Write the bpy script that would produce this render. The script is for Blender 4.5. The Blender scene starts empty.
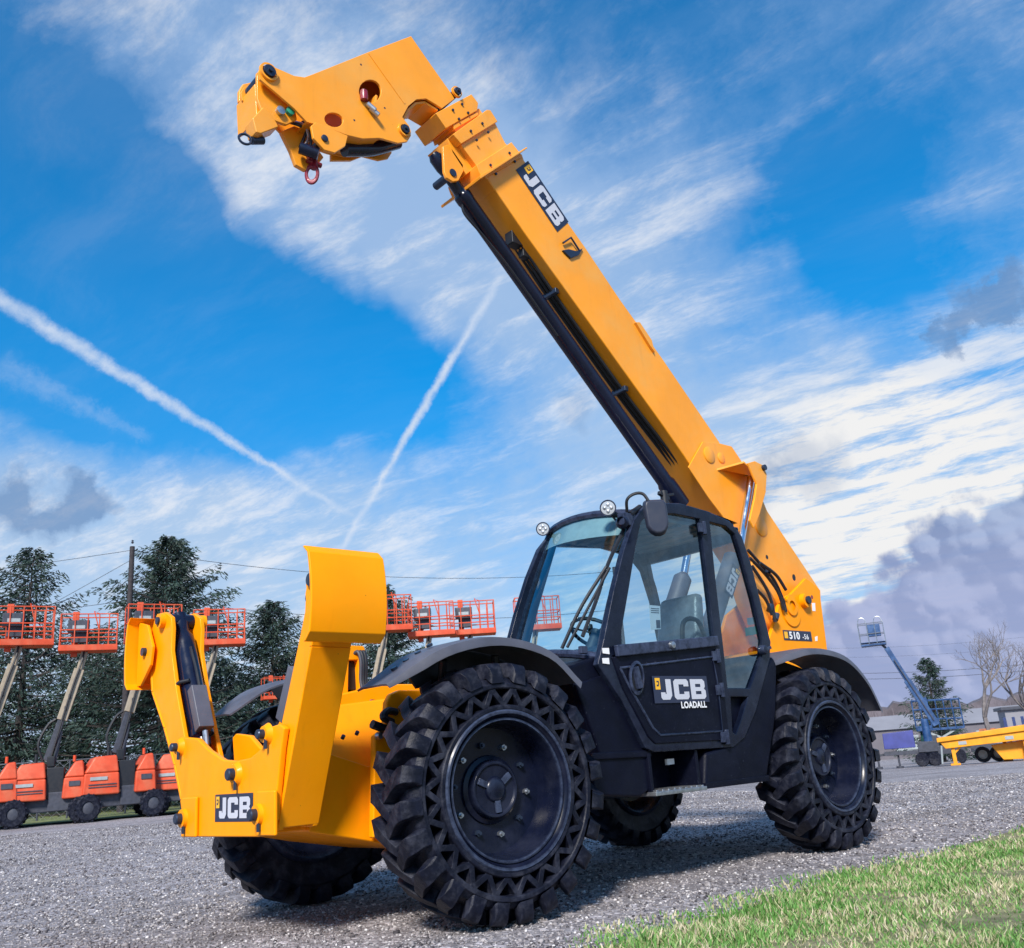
import bpy, bmesh, math, random
import numpy as np
from mathutils import Vector, Matrix, noise
R = math.radians
rnd = random.Random(7)
C = bpy.context.scene.collection
scene = bpy.context.scene

# ------------------------------------------------------------------ camera
CP = Vector((3.5994, 5.2769, 0.83245)); YAW, PITCH, ROLL, F = -2.31803, 0.29584, -0.07597, 937.02
_d = Vector((math.cos(PITCH)*math.cos(YAW), math.cos(PITCH)*math.sin(YAW), math.sin(PITCH)))
_r0 = _d.cross(Vector((0,0,1))).normalized(); _u0 = _r0.cross(_d)
_r = math.cos(ROLL)*_r0 + math.sin(ROLL)*_u0
_u = -math.sin(ROLL)*_r0 + math.cos(ROLL)*_u0
cd = bpy.data.cameras.new('camera'); cam = bpy.data.objects.new('camera', cd); C.objects.link(cam)
cam.matrix_world = Matrix(((_r.x,_u.x,-_d.x,CP.x),(_r.y,_u.y,-_d.y,CP.y),(_r.z,_u.z,-_d.z,CP.z),(0,0,0,1)))
cd.sensor_width = 36; cd.lens = F*36/1024; cd.clip_start = 0.05; cd.clip_end = 3000
cd.dof.use_dof = True; cd.dof.focus_distance = 5.6; cd.dof.aperture_fstop = 9.0
scene.camera = cam
def pdir(px, py): return (_d*F + _r*(px-512) - _u*(py-474)).normalized()
def up(px, py, ax, v):
    k = pdir(px, py); t = (v-CP[ax])/k[ax]; return CP + t*k
def ground_at(px, dist):                                # a point on the level ground seen in that column at that distance
    k = pdir(px, 760-(px-512)*0.0765); h = Vector((k.x,k.y,0)).normalized()
    return Vector((CP.x,CP.y,0)) + h*dist

# ------------------------------------------------------------------ nodes helper
class NT:
    def __init__(s, nt): s.nt = nt; s.n = nt.nodes; s.l = nt.links
    def node(s, t, **k):
        nd = s.n.new(t)
        for a, b in k.items(): setattr(nd, a, b)
        return nd
    def put(s, sock, v):
        if isinstance(v, bpy.types.NodeSocket): s.l.new(v, sock)
        elif v is not None: sock.default_value = v
    def math(s, op, a, b=None, c=None, clamp=False):
        nd = s.node('ShaderNodeMath', operation=op); nd.use_clamp = clamp
        for i, v in enumerate((a,b,c)):
            if v is not None: s.put(nd.inputs[i], v)
        return nd.outputs[0]
    def vmath(s, op, a, b=None):
        nd = s.node('ShaderNodeVectorMath', operation=op); s.put(nd.inputs[0], a)
        if b is not None: s.put(nd.inputs[1], b)
        return nd.outputs['Value'] if op in ('DOT_PRODUCT','LENGTH') else nd.outputs[0]
    def mix(s, f, a, b, mode='MIX'):
        nd = s.node('ShaderNodeMix', data_type='RGBA', blend_type=mode); s.put(nd.inputs[0], f); s.put(nd.inputs[6], a); s.put(nd.inputs[7], b)
        return nd.outputs[2]
    def ramp(s, f, stops, interp='LINEAR'):
        nd = s.node('ShaderNodeValToRGB'); nd.color_ramp.interpolation = interp; e = nd.color_ramp.elements
        while len(e) < len(stops): e.new(0.5)
        for i, (p, c) in enumerate(stops):
            e[i].position = p; e[i].color = c if len(c) == 4 else (*c, 1)
        s.put(nd.inputs[0], f); return nd.outputs[0]
    def rng(s, v, a, b, c=0., d=1., smooth=True):
        nd = s.node('ShaderNodeMapRange'); nd.interpolation_type = 'SMOOTHSTEP' if smooth else 'LINEAR'
        for i, x in enumerate((v,a,b,c,d)): s.put(nd.inputs[i], x)
        return nd.outputs[0]
    def noise(s, vec, scale, detail=4, rough=.55, dist=0):
        nd = s.node('ShaderNodeTexNoise'); s.put(nd.inputs['Vector'], vec)
        nd.inputs['Scale'].default_value = scale; nd.inputs['Detail'].default_value = detail
        nd.inputs['Roughness'].default_value = rough; nd.inputs['Distortion'].default_value = dist
        return nd.outputs[0]
    def comb(s, x, y, z):
        nd = s.node('ShaderNodeCombineXYZ'); s.put(nd.inputs[0],x); s.put(nd.inputs[1],y); s.put(nd.inputs[2],z); return nd.outputs[0]

# ------------------------------------------------------------------ world: Nishita sky with high cirrus, contrails and a cumulus bank
SUN_AZ = Vector((0.80, 0.60, 0)).normalized(); SUN_EL = R(38)
sun_dir = Vector((SUN_AZ.x*math.cos(SUN_EL), SUN_AZ.y*math.cos(SUN_EL), math.sin(SUN_EL)))
w = bpy.data.worlds.new("World"); scene.world = w; w.use_nodes = True
T = NT(w.node_tree); T.n.clear()
sky = T.node('ShaderNodeTexSky', sky_type='NISHITA'); sky.sun_disc = False
sky.sun_elevation = SUN_EL; sky.sun_rotation = math.atan2(sun_dir.x, sun_dir.y); sky.air_density = 1.0; sky.dust_density = .3; sky.ozone_density = 3
tc = T.node('ShaderNodeTexCoord'); D = T.vmath('NORMALIZE', tc.outputs['Generated'])
sep = T.node('ShaderNodeSeparateXYZ'); T.l.new(D, sep.inputs[0]); DX, DY, DZ = sep.outputs
hz = T.math('MAXIMUM', DZ, 0.0)
den = T.math('ADD', hz, 0.12)
qx, qy = T.math('DIVIDE', DX, den), T.math('DIVIDE', DY, den)
def q_of(px, py):
    k = pdir(px, py); s = max(k.z,0)+.12; return Vector((k.x/s, k.y/s))
sv = (q_of(960,262) - q_of(840,306)).normalized()          # the way the cirrus is combed
al = T.math('ADD', T.math('MULTIPLY', qx, sv.x), T.math('MULTIPLY', qy, sv.y))
ac = T.math('ADD', T.math('MULTIPLY', qx, -sv.y), T.math('MULTIPLY', qy, sv.x))
warp = T.noise(T.comb(al, ac, 0), 1.6, 3, .5)
st = T.comb(T.math('MULTIPLY', al, .7), T.math('ADD', T.math('MULTIPLY', ac, 2.0), T.math('MULTIPLY', warp, .7)), 0.3)
n1 = T.noise(st, 1.5, 9, .62)
n2 = T.noise(T.comb(T.math('MULTIPLY', al, 1.5), T.math('ADD', T.math('MULTIPLY', ac, 3.6), T.math('MULTIPLY', warp, .9)), 2.1), 2.2, 8, .68)
n4 = T.noise(T.vmath('ADD', D, T.comb(T.math('MULTIPLY', n1, .05), T.math('MULTIPLY', n2, .05), 0)), 26, 9, .68)
n3 = T.noise(D, 9, 8, .62)
Dw = T.vmath('NORMALIZE', T.vmath('ADD', D, T.comb(T.math('MULTIPLY', T.math('SUBTRACT', T.noise(D, 3.5, 5, .6), .5), .22), T.math('MULTIPLY', T.math('SUBTRACT', T.noise(T.vmath('ADD', D, (4,7,2)), 3.5, 5, .6), .5), .22), T.math('MULTIPLY', T.math('SUBTRACT', T.noise(T.vmath('ADD', D, (9,1,5)), 3.5, 5, .6), .5), .12))))
Dc = T.vmath('NORMALIZE', T.vmath('ADD', D, T.comb(T.math('MULTIPLY', T.math('SUBTRACT', T.noise(D, 16, 7, .58), .5), .075), T.math('MULTIPLY', T.math('SUBTRACT', T.noise(T.vmath('ADD', D, (3,3,3)), 16, 7, .58), .5), .075), T.math('MULTIPLY', T.math('SUBTRACT', T.noise(T.vmath('ADD', D, (5,8,1)), 16, 7, .58), .5), .11))))
Dq2 = T.vmath('NORMALIZE', T.vmath('ADD', D, T.comb(T.math('MULTIPLY', T.math('SUBTRACT', T.noise(D, 24, 8, .7), .5), .10), T.math('MULTIPLY', T.math('SUBTRACT', T.noise(T.vmath('ADD', D, (3,3,3)), 24, 8, .7), .5), .10), T.math('MULTIPLY', T.math('SUBTRACT', T.noise(T.vmath('ADD', D, (5,8,1)), 24, 8, .7), .5), .10))))
def blob(px, py, deg, soft=1.0, src=None):
    k = pdir(px, py); dt = T.vmath('DOT_PRODUCT', src or Dw, tuple(k))
    return T.rng(dt, math.cos(R(deg*(1+soft*.6))), math.cos(R(deg*max(.05,1-soft*.6))))
def total(items):
    s = None
    for (px,py,deg,wt,*so) in items:
        b = T.math('MULTIPLY', blob(px,py,deg,*(so or [1.0])), wt)
        s = b if s is None else T.math('ADD', s, b)
    return s
bias = total([(40,200,6,-.34),(90,290,6.5,-.46),(200,330,7,-.52),(310,362,5.5,-.46),(400,390,3.5,-.2),(160,395,6,-.16),(60,420,4,-.06),
              (900,205,6,-.17),(850,230,4,-.18),(800,250,4,-.16),(760,370,3,-.08),(960,345,4,-.16),(640,60,6,-.07),(780,60,7,.02),(560,60,6,-.05),(960,110,6,.05),(60,150,6,-.14),(20,60,6,-.02),(150,50,7,.06),
              (330,130,8,.16),(200,100,6,.05),(420,220,8,.24),(300,210,4,.14),(520,300,7,.16),(560,210,6,.10),(650,330,8,.16),(700,380,7,.10),(850,480,6,.07),(960,420,6,.06),(930,300,5,.06),(440,400,5,-.06),(1000,250,5,.06),
              (370,490,6,-.12),(100,475,7,.14),(260,470,7,.12),(340,570,7,.10),(60,560,8,.12)])
low = T.rng(DZ, .44, .12)
cov = T.math('ADD', T.math('ADD', T.math('MULTIPLY', n1, .52), T.math('ADD', T.math('MULTIPLY', n2, .28), T.math('MULTIPLY', n4, .34))), T.math('ADD', bias, T.math('MULTIPLY', low, .31)))
cirrus = T.rng(cov, .28, 1.06)
veil = T.math('MULTIPLY', T.rng(n1, .25, .75), T.math('ADD', .07, T.math('MULTIPLY', T.rng(DZ, .45, .8), .28)))
cirrus = T.math('MAXIMUM', T.math('MULTIPLY', cirrus, .92), veil)
def trail(p0, p1, wd, f0, f1, wt, fuzz=.5):                   # a contrail: a great circle between two sky directions
    a, b = pdir(*p0), pdir(*p1); n = a.cross(b).normalized(); m = (a+b).normalized(); tn = (b-a).normalized()
    wob = T.math('MULTIPLY', T.math('SUBTRACT', T.noise(D, 38, 8, .75), .5), wd*2.4)
    dist = T.math('ABSOLUTE', T.math('ADD', T.vmath('DOT_PRODUCT', D, tuple(n)), wob))
    ta, tb = a.dot(tn), b.dot(tn); t = T.math('DIVIDE', T.math('SUBTRACT', T.vmath('DOT_PRODUCT', D, tuple(tn)), ta), tb-ta)
    wt_ = T.rng(t, 0, 1, f0, f1, False)
    core = T.rng(T.math('DIVIDE', dist, T.math('MULTIPLY', wt_, wd)), 1.25, -.1)
    ends = T.math('MULTIPLY', T.rng(t, -.06, .02), T.rng(t, 1.05, .92))
    front = T.math('GREATER_THAN', T.vmath('DOT_PRODUCT', D, tuple(m)), .5)
    tex = T.rng(T.noise(D, 60, 6, .7), .25, .65, .55, 1)
    return T.math('MULTIPLY', T.math('MULTIPLY', T.math('MULTIPLY', core, tex), T.math('MULTIPLY', ends, front)), wt)
tr = T.math('MAXIMUM', trail((-60,262),(352,516),.0070,1.6,.55,.74), trail((344,545),(500,276),.0050,.9,1.25,.95))
tr = T.math('MAXIMUM', tr, trail((496,282),(600,20),.014,1,1.6,.14))
tr = T.math('MAXIMUM', tr, trail((0,366),(150,440),.016,1.2,.5,.16))
skyc = T.mix(1.0, sky.outputs[0], (0.03, 1.36, 2.0, 1), 'MULTIPLY')
skyc = T.mix(T.rng(DZ, .46, .04), skyc, T.mix(1.0, sky.outputs[0], (.50,.98,1.32,1), 'MULTIPLY'))
cloudc = T.mix(T.rng(DZ, .60, .15), (3.5, 5.2, 8.0, 1), (4.8, 6.4, 8.6, 1))
cloudc = T.mix(T.rng(n2, .45, .72), cloudc, (8.2, 8.6, 9.3, 1))
col = T.mix(T.math('MAXIMUM', cirrus, tr), skyc, cloudc)
col = T.mix(T.math('MULTIPLY', tr, .6), col, (7.6, 8.3, 9.5, 1))
# warm lit band over the cumulus
col = T.mix(T.math('MULTIPLY', T.math('MULTIPLY', total([(850,530,7,1.1),(960,450,6,.9),(780,560,5,.6)]), T.rng(n2,.36,.60)), .75), col, (9.0, 9.0, 9.0, 1))
# small dark scud
scud = T.math('MULTIPLY', total([(985,306,1.2,1.0,1.1,Dq2),(1008,290,1.0,1.0,1.1,Dq2),(955,334,.8,1.0,1.1,Dq2),(800,468,1.8,.5,1.3,Dc),(770,480,1.2,.4,1.3,Dc),(40,500,1.5,1.0,1.4,Dc),(70,508,1.1,.9,1.4,Dc),(10,503,1.5,.9,1.4,Dc),(98,508,.7,.8,1.4,Dc),(575,402,.9,.35,1.3,Dc)]), T.rng(n3, .30, .56))
col = T.mix(T.math('MINIMUM', T.math('MULTIPLY', scud, .72), .72), col, (1.5, 2.8, 5.2, 1))
# cumulus bank
Dq = T.vmath('NORMALIZE', T.vmath('ADD', D, T.comb(T.math('MULTIPLY', T.math('SUBTRACT', T.noise(D, 14, 5, .5), .5), .05), T.math('MULTIPLY', T.math('SUBTRACT', T.noise(T.vmath('ADD', D, (3,3,3)), 14, 5, .5), .5), .05), T.math('MULTIPLY', T.math('SUBTRACT', T.noise(T.vmath('ADD', D, (5,8,1)), 14, 5, .5), .5), .06))))
Dn = T.vmath('ADD', D, T.comb(T.math('MULTIPLY', T.noise(D, 30, 5, .65), .035), T.math('MULTIPLY', T.noise(T.vmath('ADD', D, (2,2,2)), 30, 5, .65), .035), 0))
def billow(sc, off=(0,0,0)):
    nd = T.node('ShaderNodeTexVoronoi', feature='SMOOTH_F1'); T.put(nd.inputs['Vector'], T.vmath('ADD', Dn, off)); nd.inputs['Scale'].default_value = sc; nd.inputs['Smoothness'].default_value = .35
    return nd.outputs['Distance']
bw1, bw2 = billow(20), billow(46)
LO = tuple(Vector(_r)*.006+Vector(_u)*.010)
grd = T.math('ADD', T.math('SUBTRACT', billow(20, LO), bw1), T.math('MULTIPLY', T.math('SUBTRACT', billow(46, tuple(v*.45 for v in LO)), bw2), .9))
bwv = T.math('SUBTRACT', .75, T.math('ADD', T.math('MULTIPLY', bw1, .8), T.math('MULTIPLY', bw2, .45)))
def cblob(px, py, deg):
    s_ = math.sin(R(deg)); return T.rng(T.math('ADD', T.vmath('DOT_PRODUCT', Dq, tuple(pdir(px,py))), T.math('MULTIPLY', bwv, s_*.050)), math.cos(R(deg))+s_*.000, math.cos(R(deg))+s_*.015)
cum = None
for b in [(962,556,2.9),(908,590,2.4),(1018,576,3.9),(940,612,4.2),(1000,640,6),(890,648,3.4),(860,662,2.5),(830,660,2.2),(1080,600,7),(1150,620,9),(900,700,5),(800,700,3)]:
    x = cblob(*b); cum = x if cum is None else T.math('MAXIMUM', cum, x)
puff = T.math('ADD', T.math('MULTIPLY', T.noise(T.vmath('ADD', D, (0,0,.02)), 10, 6, .55), .9), T.math('MULTIPLY', grd, 1.6))
cumc = T.mix(T.rng(puff, .15, .95), (1.5, 2.5, 4.7, 1), (3.7, 5.0, 7.2, 1))
cumc = T.mix(T.rng(DZ, .26, .10), cumc, T.mix(T.rng(puff,.2,.9), (3.1, 3.7, 6.1, 1), (4.3,4.8,7.2,1)))
col = T.mix(T.math('MULTIPLY', cum, .95), col, cumc)
lav = T.math('MULTIPLY', T.rng(DZ, .12, -.01), T.math('SUBTRACT', .62, T.math('MULTIPLY', cum, .45)))
col = T.mix(lav, col, (5.3, 5.7, 8.0, 1))
col = T.mix(T.rng(DZ, 0.0, -.05), col, (2.0,2.0,2.2,1))
bg = T.node('ShaderNodeBackground'); T.l.new(col, bg.inputs[0]); bg.inputs[1].default_value = 0.064
out = T.node('ShaderNodeOutputWorld'); T.l.new(bg.outputs[0], out.inputs[0])

sl = bpy.data.lights.new('sun', 'SUN'); sl.energy = 3.9; sl.angle = R(11); sl.color = (1, .93, .84)
so = bpy.data.objects.new('sun', sl); C.objects.link(so); so.rotation_euler = sun_dir.to_track_quat('Z','Y').to_euler()
vs = scene.view_settings; vs.view_transform = 'Standard'; vs.look = 'None'; vs.gamma = 1; vs.exposure = 0.62; vs.use_curve_mapping = False

# ------------------------------------------------------------------ materials
def mat(name, base, rough=.5, metal=0, var=0, vscale=8, bump=0, bscale=60, coat=0, dust_sheen=None, dscale=3, spec=.5, speck=None, grime=None, wear=None):
    m = bpy.data.materials.new(name); m.use_nodes = True; t = NT(m.node_tree); b = t.n['Principled BSDF']
    co = t.node('ShaderNodeTexCoord').outputs['Object']
    c = (*base, 1)
    if var:
        c = t.mix(t.rng(t.noise(co, vscale, 5, .6), .3, .7), tuple(x*(1-var) for x in base)+(1,), tuple(min(1,x*(1+var)) for x in base)+(1,))
    if dust_sheen: c = t.mix(t.math('MULTIPLY', t.rng(t.noise(co, dscale, 7, .65), .42, .72), dust_sheen[3]), c, (*dust_sheen[:3], 1))  # patchy second tone: dust on most parts, painted sky sheen on the boom
    if speck: c = t.mix(t.rng(t.noise(co, 70, 3, .7), .66, .74), c, (*speck, 1))
    if grime:                                              # rain streaks, rubbed patches and small chips in the paint
        mp_ = t.node('ShaderNodeMapping'); t.l.new(co, mp_.inputs[0]); mp_.inputs['Scale'].default_value = (14,14,1.6)
        c = t.mix(t.math('MULTIPLY', t.rng(t.noise(mp_.outputs[0], 1.0, 6, .6), .54, .76), .18), c, (*grime,1))
        c = t.mix(t.math('MULTIPLY', t.rng(t.noise(co, 38, 5, .75), .62, .74), .09), c, (*grime,1))
        vo = t.node('ShaderNodeTexVoronoi'); t.l.new(co, vo.inputs['Vector']); vo.inputs['Scale'].default_value = 9
        c = t.mix(t.math('MULTIPLY', t.rng(vo.outputs['Distance'], .030, .018), .7), c, (.16,.07,.02,1))
    if wear:
        pn_ = t.node('ShaderNodeNewGeometry').outputs['Pointiness']
        c = t.mix(t.math('MULTIPLY', t.rng(pn_, .515, .60), t.rng(t.noise(co, 20, 5, .7), .30, .65, .25, 1)), c, (*wear,1))
    t.put(b.inputs['Base Color'], c)
    t.put(b.inputs['Roughness'], t.rng(t.noise(co, 11, 4), .25, .75, max(.03,rough-.09), min(1,rough+.09)))
    b.inputs['Metallic'].default_value = metal; b.inputs['Coat Weight'].default_value = coat; b.inputs['Coat Roughness'].default_value = .12
    b.inputs['Specular IOR Level'].default_value = spec
    if bump:
        bn = t.node('ShaderNodeBump'); bn.inputs['Strength'].default_value = bump; bn.inputs['Distance'].default_value = .01
        t.put(bn.inputs['Height'], t.noise(co, bscale, 5, .6)); t.l.new(bn.outputs[0], b.inputs['Normal'])
    return m
Y = mat('yellow_paint', (.97,.315,.001), .40, var=.05, vscale=2.5, bump=.04, bscale=25, coat=.05, spec=.13, dust_sheen=(.80,.34,.01,.3), dscale=2.2, grime=(.50,.16,.004))
YB = mat('boom_yellow_paint', (.90,.325,.010), .42, var=.06, vscale=1.6, bump=.03, bscale=14, coat=.15, dust_sheen=(.72,.40,.10,.45), dscale=1.4, grime=(.52,.19,.02))  # the peach patches paint reflected sky into the boom's colour
BK = mat('black_body_plastic', (.003,.004,.012), .40, spec=.12, bump=.25, bscale=160, var=.2, dust_sheen=(.02,.024,.045,.15), speck=(.08,.09,.13))
FR = mat('cab_frame_black', (.003,.005,.015), .22, var=.2, coat=.06, spec=.22, wear=(.05,.065,.12), dust_sheen=(.03,.04,.07,.4))
FE = mat('grey_fender_plastic', (.075,.078,.105), .48, bump=.1, bscale=120, var=.15, vscale=4, dust_sheen=(.14,.14,.17,.5))
RB = mat('tyre_rubber', (.0045,.006,.015), .50, spec=.20, bump=.3, bscale=60, var=.3, vscale=12, dust_sheen=(.075,.08,.11,.38), dscale=13)
RM = mat('black_wheel_paint', (.004,.006,.018), .28, var=.2, coat=.05, spec=.25, wear=(.06,.08,.14), dust_sheen=(.03,.035,.06,.4), dscale=5)
CY = mat('black_cylinder_paint', (.005,.008,.026), .25, coat=.2, spec=.3, var=.15)
RU = mat('black_hose_rubber', (.010,.012,.018), .5)
CH = mat('chrome_rod', (.62,.66,.74), .16, 1)
ST = mat('zinc_steel', (.42,.44,.48), .38, .9, var=.2, vscale=30)
PN = mat('dark_pin_steel', (.03,.045,.08), .35, .5)
WH = mat('white_decal', (.80,.80,.83), .4)
SV = mat('silver_decal', (.52,.53,.60), .35)
ND = mat('navy_decal', (.018,.024,.055), .35)
DY = mat('yellow_decal', (.85,.45,.02), .4)
RD = mat('red_hook_paint', (.22,.012,.03), .38, coat=.2, var=.3, vscale=30)
LG = mat('light_grey_interior', (.30,.34,.36), .6, var=.1)
SEATM = mat('seat_cover', (.20,.21,.23), .35, var=.2, vscale=14, bump=.5, bscale=30)
GN = mat('green_sticker', (.02,.28,.16), .5)
OR = mat('orange_lift_paint', (.58,.075,.03), .45, spec=.3, var=.12, vscale=3, dust_sheen=(.62,.22,.12,.4), dscale=2)
TN = mat('tan_boom_paint', (.33,.275,.205), .5, var=.1)
DG = mat('dark_grey_steel', (.045,.05,.07), .5, var=.2)
BL = mat('blue_lift_paint', (.012,.055,.17), .45, var=.2, vscale=3, dust_sheen=(.12,.2,.36,.4))
PU = mat('violet_blue_tarp', (.035,.045,.22), .5, var=.15, vscale=2)
BARK = mat('bark', (.055,.046,.045), .9, bump=.6, bscale=12, var=.35, vscale=5)
PALEBARK = mat('pale_bark', (.17,.15,.15), .9, var=.3, vscale=4)
NEED = mat('spruce_needles', (.015,.036,.028), .7, var=.55, vscale=1.3, dust_sheen=(.05,.085,.06,.6), dscale=.8)
POLE = mat('creosote_pole', (.035,.03,.035), .85, var=.3)
WOOD = mat('bare_woods', (.115,.10,.115), 1, var=.4, vscale=.15)
SHED = mat('shed_wall', (.22,.22,.25), .7, var=.08, vscale=.4)
MW = mat('lamp_lens', (.36,.39,.43), .12, 0, coat=.8)
def glass(name, tint, gl=.07, refl=(.8,.95,1,1)):
    m = bpy.data.materials.new(name); m.use_nodes = True; t = NT(m.node_tree); t.n.clear()
    tr_ = t.node('ShaderNodeBsdfTransparent'); tr_.inputs[0].default_value = (*tint, 1)
    g = t.node('ShaderNodeBsdfGlossy'); g.inputs['Roughness'].default_value = .02; g.inputs[0].default_value = refl
    fr = t.node('ShaderNodeLayerWeight'); fr.inputs[0].default_value = .5
    geo = t.node('ShaderNodeTexCoord').outputs['Object']
    f = t.math('ADD', t.math('MULTIPLY', t.math('POWER', fr.outputs['Facing'], 4), .85), t.rng(t.noise(geo, 2.2, 5, .6), .3, .8, gl*.5, gl*1.5), clamp=True)
    mx = t.node('ShaderNodeMixShader'); t.put(mx.inputs[0], f); t.l.new(tr_.outputs[0], mx.inputs[1]); t.l.new(g.outputs[0], mx.inputs[2])
    o = t.node('ShaderNodeOutputMaterial'); t.l.new(mx.outputs[0], o.inputs[0]); return m
GL = glass('windscreen_glass', (.66,.86,.90), .10)
GS = glass('side_glass', (.56,.70,.76), .15)
GR_ = glass('dark_side_glass', (.36,.44,.47), .20)

# ------------------------------------------------------------------ mesh builder
class MB:
    def __init__(s): s.v = []; s.f = []
    def add(s, vs, fs):
        o = len(s.v); s.v += [Vector(x) for x in vs]; s.f += [tuple(i+o for i in f) for f in fs]; return s
    def box(s, c, sz, rot=None):
        hx, hy, hz_ = sz[0]/2, sz[1]/2, sz[2]/2
        p = [Vector((x,y,z)) for x in (-hx,hx) for y in (-hy,hy) for z in (-hz_,hz_)]
        if rot is not None: p = [rot @ q for q in p]
        c = Vector(c); return s.add([c+q for q in p], [(0,1,3,2),(4,6,7,5),(0,4,5,1),(2,3,7,6),(0,2,6,4),(1,5,7,3)])
    def bar(s, a, b, w_, h_=None, upv=(0,0,1)):
        a, b = Vector(a), Vector(b); h_ = h_ or w_; ax = (b-a); L = ax.length; ax = ax.normalized()
        sd = ax.cross(Vector(upv)); sd = sd.normalized() if sd.length > 1e-4 else Vector((1,0,0)); u = sd.cross(ax)
        m = Matrix((ax, sd, u)).transposed(); return s.box((a+b)/2, (L, w_, h_), m)
    def hull8(s, lo, hi):                                  # two quads (4 points each) lofted
        return s.add(list(lo)+list(hi), [(3,2,1,0),(4,5,6,7),(0,1,5,4),(1,2,6,5),(2,3,7,6),(3,0,4,7)])
    def ring(s, prof, c, ax, n=32, closed=False, a0=0, a1=2*math.pi):   # lathe: prof [(radius, along)]
        ax = Vector(ax).normalized(); e1 = ax.orthogonal().normalized(); e2 = ax.cross(e1); c = Vector(c)
        full = abs(a1-a0-2*math.pi) < 1e-6; m = n if full else n+1; k = len(prof)
        vs_ = [c + ax*y + (e1*math.cos(a0+(a1-a0)*i/n)+e2*math.sin(a0+(a1-a0)*i/n))*r for i in range(m) for (r, y) in prof]
        fs_ = []
        for i in range(n):
            j = (i+1) % m
            for q in range(k if closed else k-1):
                q2 = (q+1) % k; fs_.append((i*k+q, j*k+q, j*k+q2, i*k+q2))
        return s.add(vs_, fs_)
    def cyl(s, a, b, r, r2=None, n=20, caps=True):
        a, b = Vector(a), Vector(b); r2 = r if r2 is None else r2; L = (b-a).length
        s.ring([(r,0),(r2,L)], a, b-a, n)
        if caps:
            o = len(s.v)-2*n; s.f.append(tuple(o+2*i for i in range(n))[::-1]); s.f.append(tuple(o+2*i+1 for i in range(n)))
        return s
    def tube(s, pts, r, n=10, smooth=True):
        P = [Vector(p) for p in pts]
        if smooth and len(P) > 2:
            Q = []
            E_ = [P[0]*2-P[1]] + P + [P[-1]*2-P[-2]]
            for i in range(1, len(E_)-2):
                for k in range(6):
                    t = k/6; a, b, c, d = E_[i-1:i+3]
                    Q.append(.5*((2*b)+(c-a)*t+(2*a-5*b+4*c-d)*t*t+(3*b-a-3*c+d)*t**3))
            Q.append(P[-1]); P = Q
        rr = r if isinstance(r, (list, tuple)) else [r]*len(P)
        if len(rr) != len(P): rr = [rr[0]+(rr[-1]-rr[0])*i/(len(P)-1) for i in range(len(P))]
        o = len(s.v); e = None; vs_ = []
        for i, p in enumerate(P):
            t = (P[min(i+1,len(P)-1)]-P[max(i-1,0)]).normalized()
            e = t.orthogonal().normalized() if e is None else (e - t*e.dot(t)).normalized()
            g = t.cross(e)
            vs_ += [p+(e*math.cos(2*math.pi*k/n)+g*math.sin(2*math.pi*k/n))*rr[i] for k in range(n)]
        fs_ = [(i*n+k, i*n+(k+1)%n, (i+1)*n+(k+1)%n, (i+1)*n+k) for i in range(len(P)-1) for k in range(n)]
        fs_ += [tuple(range(n))[::-1], tuple((len(P)-1)*n+k for k in range(n))]
        return s.add(vs_, fs_)
    def prism(s, pts, ax, lo, hi, holes=()):               # polygon in the plane across axis ax, extruded lo..hi
        o1, o2 = {0:(1,2),1:(0,2),2:(0,1)}[ax]
        def V(p, h):
            v = Vector((0,0,0)); v[o1] = p[0]; v[o2] = p[1]; v[ax] = h; return v
        if not holes:
            n = len(pts)
            return s.add([V(p,lo) for p in pts]+[V(p,hi) for p in pts], [tuple(range(n))[::-1], tuple(range(n,2*n))]+[(i,(i+1)%n,n+(i+1)%n,n+i) for i in range(n)])
        bm = bmesh.new(); es = []
        for lp in [pts]+list(holes):
            vv = [bm.verts.new(V(p,lo)) for p in lp]; es += [bm.edges.new((vv[i], vv[(i+1)%len(vv)])) for i in range(len(vv))]
        bmesh.ops.triangle_fill(bm, use_beauty=True, use_dissolve=False, edges=es)
        bm.verts.index_update(); base = len(bm.verts); vs_ = [v.co.copy() for v in bm.verts]; fs_ = [tuple(v.index for v in f.verts) for f in bm.faces]
        bnd = [(e.verts[0].index, e.verts[1].index) for e in bm.edges if len(e.link_faces) == 1]; bm.free()
        top = [v.copy() for v in vs_]
        for v in top: v[ax] = hi
        return s.add(vs_+top, fs_+[tuple(i+base for i in f)[::-1] for f in fs_]+[(a,b,b+base,a+base) for a, b in bnd])
    def build(s, name, m, parent=None, bevel=0, origin=None, fixn=True):
        me = bpy.data.meshes.new(name)
        org = Vector(origin) if origin is not None else Vector((0,0,0))
        q = parent
        while q is not None: org = org + q.location; q = q.parent
        me.from_pydata([v-org for v in s.v], [], s.f); me.update()
        if fixn:
            bm = bmesh.new(); bm.from_mesh(me); bmesh.ops.recalc_face_normals(bm, faces=bm.faces); bm.to_mesh(me); bm.free()
        me.polygons.foreach_set('use_smooth', [True]*len(me.polygons))
        o = bpy.data.objects.new(name, me); C.objects.link(o); o.data.materials.append(m)
        if origin is not None: o.location = Vector(origin)
        if parent: o.parent = parent
        if bevel:
            b = o.modifiers.new('bevel','BEVEL'); b.width = bevel; b.segments = 2; b.limit_method = 'ANGLE'; b.angle_limit = R(32)
            o.modifiers.new('wn','WEIGHTED_NORMAL')
        else: me.set_sharp_from_angle(angle=R(36))
        return o
def tag(o, label=None, cat=None, group=None, kind=None):
    if label: o['label'] = label
    if cat: o['category'] = cat
    if group: o['group'] = group
    if kind: o['kind'] = kind
    return o
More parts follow.
